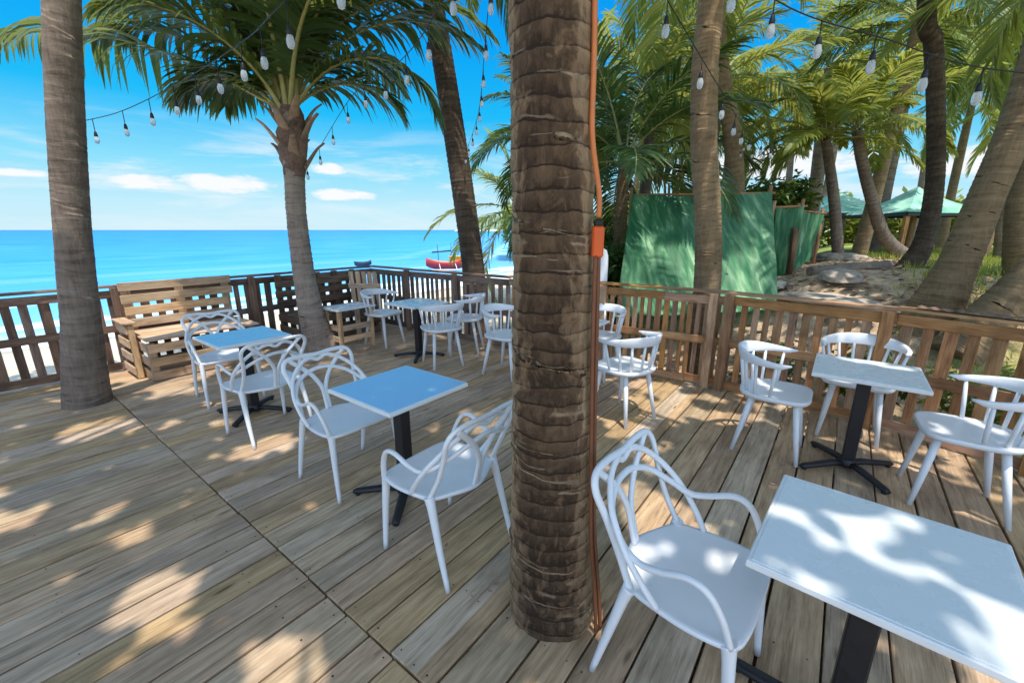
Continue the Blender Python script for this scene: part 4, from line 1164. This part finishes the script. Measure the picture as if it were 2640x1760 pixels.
# dry leaves lying about on the deck and the bank
lt = MB(); rng = random.Random(91)
def bit(x, y, z, l):
    a = rng.uniform(0, 2*PI); d = Vector((math.cos(a), math.sin(a), rng.uniform(-.05, .25))); s_ = Vector((-math.sin(a), math.cos(a), rng.uniform(-.3, .3))); b0 = len(lt.v); p = Vector((x, y, z+.006))
    for u_, w_ in ((0, .08), (.35, .5), (.7, .42), (1, .04)):
        q = p+d*l*u_+Vector((0, 0, abs(u_-.5)*l*.25)); lt.v.append(tuple(q-s_*l*.4*w_)); lt.v.append(tuple(q+s_*l*.4*w_))
    for g in range(3): lt.face([b0+g*2, b0+g*2+1, b0+g*2+3, b0+g*2+2], rng.random(), [(0, 0)]*4)
for k in range(130):
    u_ = rng.uniform(.2, 4.6); v_ = rng.uniform(-6.7, 2.6)
    if u_ < ufence(v_)-.1: p = uv2w(u_, v_); bit(p.x, p.y, .003, rng.uniform(.015, .05))
for k in range(3200):
    x = rng.uniform(2, 12); y = rng.uniform(4.5, 15); u_, v_ = w2uv(x, y)
    if u_ > ufence(v_)+.25: bit(x, y, ground_z(x, y), rng.uniform(.05, .2))
tag(lt.build('fallen_leaves', M['dry']), 'dry brown leaves scattered on the boards and the bank', 'fallen leaves', kind='stuff')
# tufts of grass on the lawn and bank
gt = MB(); rng = random.Random(92)
for k in range(9000):
    x = rng.uniform(4, 24); y = rng.uniform(4, 20); u_, v_ = w2uv(x, y)
    if u_ < ufence(v_)+.3 or v_ < .6+1.2*mnoise.noise(Vector((x*.6, y*.6, 5))): continue
    g = ground_z(x, y)
    for b_ in range(4):
        a = rng.uniform(0, 2*PI); h = rng.uniform(.06, .2); b0 = len(gt.v); w_ = .006+.0006*y
        px, py = x+rng.uniform(-.08, .08), y+rng.uniform(-.08, .08); dx, dy = math.cos(a), math.sin(a)
        gt.v.extend([(px-dy*w_, py+dx*w_, g-.01), (px+dy*w_, py-dx*w_, g-.01), (px+dx*h*.5, py+dy*h*.5, g+h)])
        gt.face([b0, b0+1, b0+2], rng.uniform(.3, .9), [(0, 0)]*3, 0, False)
tag(gt.build('grass', M['leaf_bright']), 'short yellow-green grass tufts on the lawn', 'grass', kind='stuff')

# ------------------------------------------------------------------ boats on the shore
def hull(mb, L, W_, H_, mi0=0):
    n_ = 17; m_ = 7
    for i in range(n_):
        t_ = i/(n_-1)*2-1; w_ = W_/2*(1-abs(t_)**2.4)+.02; sheer = H_*(1+.45*t_*t_)
        for j in range(m_):
            a = lerp(-PI/2, PI/2, j/(m_-1)); mb.v.append((t_*L/2, w_*math.sin(a), sheer-sheer*math.cos(a)**.8*(1-.35*t_*t_) if abs(a) < PI/2-.01 else sheer))
    for i in range(n_-1):
        for j in range(m_-1):
            a = i*m_+j; mb.face([a, a+m_, a+m_+1, a+1], .5, [(0, 0)]*4, mi0)
    for i in range(n_-1): mb.face([i*m_, i*m_+m_-1, (i+1)*m_+m_-1, (i+1)*m_], .5, [(0, 0)]*4, 1)
bt = thing('fishing_boat', 'red and yellow fishing boat with thin mast, beside the slim dark palm', 'boat', (-4.15, 27.5, -.80), .25)
h_ = MB(); hull(h_, 2.6, .9, .55); h_.build('hull', [M['red'], M['yellow']], bt, True)
c_ = MB(); c_.box((.6, 0, .62), (.8, .55, .4), None, .03); c_.box((.6, 0, .85), (1.0, .7, .05), None, .01); c_.build('cabin', M['yellow'], bt)
m_ = MB(); m_.sweep([(-.5, 0, .6), (-.55, 0, 1.6)], .02, 8); m_.sweep([(.3, 0, .8), (.3, 0, 1.7)], .015, 8); m_.sweep([(-.9, 0, 1.12), (.3, .1, 1.2)], .045, 8); m_.build('mast', M['navy'], bt)
for sy in (-1, 1):
    o_ = MB(); o_.sweep([(-1.1, sy*1.2, .12), (1.0, sy*1.2, .1)], .05, 8); o_.sweep([(-.5, 0, .55), (-.5, sy*1.2, .15)], .025, 6); o_.sweep([(.5, 0, .55), (.5, sy*1.2, .15)], .025, 6); o_.build('outrigger', M['hullwhite'], bt)
db = thing('rowing_boat', 'small dark-topped boat afloat beyond the back fence corner', 'boat', (-10.3, 30.0, -.80), -.25)
db.rotation_euler = (R(8), R(-6), -.2)
h_ = MB(); hull(h_, 1.3, .5, .30); h_.build('hull', [M['navy'], M['black']], db, True)

# ------------------------------------------------------------------ string lights
def bulbs(label, path, spacing, drop=.10, start=.2, r_=.019):
    base = Vector(path[0]); root = thing('string_light', label, 'string lights', base, 0, 'string lights between the palms')
    pts = catmull(path, 14); loc = [p-base for p in pts]
    c = MB(); c.sweep(loc, .0030, 6); c.build('cable', M['cable'], root)
    acc = start; cum = 0
    for a, b_ in zip(loc, loc[1:]):
        l = (b_-a).length
        while cum+l >= acc:
            p = a.lerp(b_, (acc-cum)/l); acc += spacing
            k = MB(); k.sweep([p, p-Vector((0, 0, drop))], .003, 5); k.lathe([(.005, 0), (.009, -.006), (.0135, -.03), (.013, -.042)][::-1], 12, p-Vector((0, 0, drop))); so_ = k.build('socket', M['cable'], root, True)
            g = MB(); top = p-Vector((0, 0, drop+.04))
            g.lathe([(.005, -.060), (.013, -.055), (r_*.93, -.042), (r_, -.028), (r_*.85, -.012), (.013, -.003), (.012, .002)], 14, top); g.build('bulb', M['glass'], so_, True)
        cum += l
    return root
bulbs('string of hanging bulbs from the left trunk up across the blue sky', [(-3.86, 4.15, 2.60), (-3.3, 3.98, 2.65), (-2.52, 3.59, 2.74), (-1.57, 2.86, 2.75), (-1.05, 2.33, 2.72), (.03, 1.70, 3.0)], .40, .10)
bulbs('short string of bulbs beside the crown base of the leaning palm', [(-2.68, 5.80, 2.42), (-2.3, 5.4, 2.55), (-1.5, 4.45, 2.89), (-.89, 3.6, 2.85), (-.43, 2.77, 2.85), (.0, 1.75, 3.0)], .5, .08)
bulbs('string of bulbs rising steeply beside the slim dark palm against the sky', [(-.76, 7.45, 2.86), (-.4, 5.5, 2.98), (-.18, 3.46, 3.05), (.02, 1.75, 3.3)], .55, .06, .1)
bulbs('string of pale bulbs before the foliage, from middle trunk to the reddish palm', [(.2, 1.75, 2.9), (1.47, 3.34, 2.62), (2.5, 4.9, 2.66), (3.67, 6.5, 2.8), (4.2, 8.8, 3.2)], .62, .06, .9)
bulbs('string of pale bulbs sloping across the foliage at the upper right', [(.2, 1.75, 3.1), (.7, 2.1, 2.88), (1.27, 2.33, 2.70), (1.75, 2.3, 2.55), (2.3, 2.25, 2.40), (3.4, 2.2, 2.35), (4.6, 2.3, 2.6)], .26, .06)

# ------------------------------------------------------------------ cords and box on the trunk
def spline_obj(name, label, pts, rad, mat, cat):
    base = Vector(pts[0]); mb = MB(); mb.sweep([p-base for p in catmull(pts, 10)], rad, 10); o = mb.build(name, M[mat]); o.location = base
    return tag(o, label, cat)
spline_obj('power_cord', 'bright orange cord down the right side of the middle trunk to an orange box', [(0.250, 1.52, 3.0), (0.250, 1.52, 2.5), (0.256, 1.51, 2.2), (0.260, 1.505, 1.98), (0.290, 1.50, 1.80), (0.293, 1.50, 1.72)], .009, 'orange_cord', 'cord')
ob = thing('outlet_box', 'small bright orange outlet box hanging on the right side of the thick middle trunk', 'outlet box', (0.293, 1.50, 1.60))
b = MB(); b.box((0, 0, .04), (.040, .032, .105), None, .006); b.build('housing', M['orange'], ob)
b = MB(); b.box((0, 0, .103), (.03, .024, .022), None, .004); b.build('plug', M['rubber'], ob)
spline_obj('power_cord', 'dark brown outer cord dropping from the orange box to the deck along the trunk', [(0.298, 1.50, 1.595), (0.306, 1.50, 1.3), (0.318, 1.50, .9), (0.336, 1.49, .5), (0.366, 1.48, .2), (0.383, 1.48, .012)], .0085, 'brown_cord', 'cord')
spline_obj('power_cord', 'reddish brown cord close against the trunk below the orange box, the inner one', [(0.286, 1.49, 1.595), (0.290, 1.485, 1.3), (0.303, 1.48, .9), (0.318, 1.47, .5), (0.346, 1.46, .2), (0.360, 1.46, .012)], .0075, 'brown_cord', 'cord')
# white board standing behind the fence
wb = MB(); prof = [(-.055, 0), (-.06, .5), (-.055, .62), (-.035, .69), (0, .71), (.035, .69), (.055, .62), (.06, .5), (.055, 0)]
for y_ in (-.015, .015):
    for (x, z) in prof: wb.v.append((x, y_, z))
k = len(prof); wb.face(list(range(k)), .5, [(0, 0)]*k, 0, False); wb.face([k+i for i in range(k)][::-1], .5, [(0, 0)]*k, 0, False)
for i in range(k): j = (i+1) % k; wb.face([i, k+i, k+j, j], .5, [(0, 0)]*4)
o = wb.build('white_board', M['white'], None, True); o.location = (1.12, 5.32, .75); tag(o, 'narrow white round-topped board standing behind the fence beside the orange box', 'board')
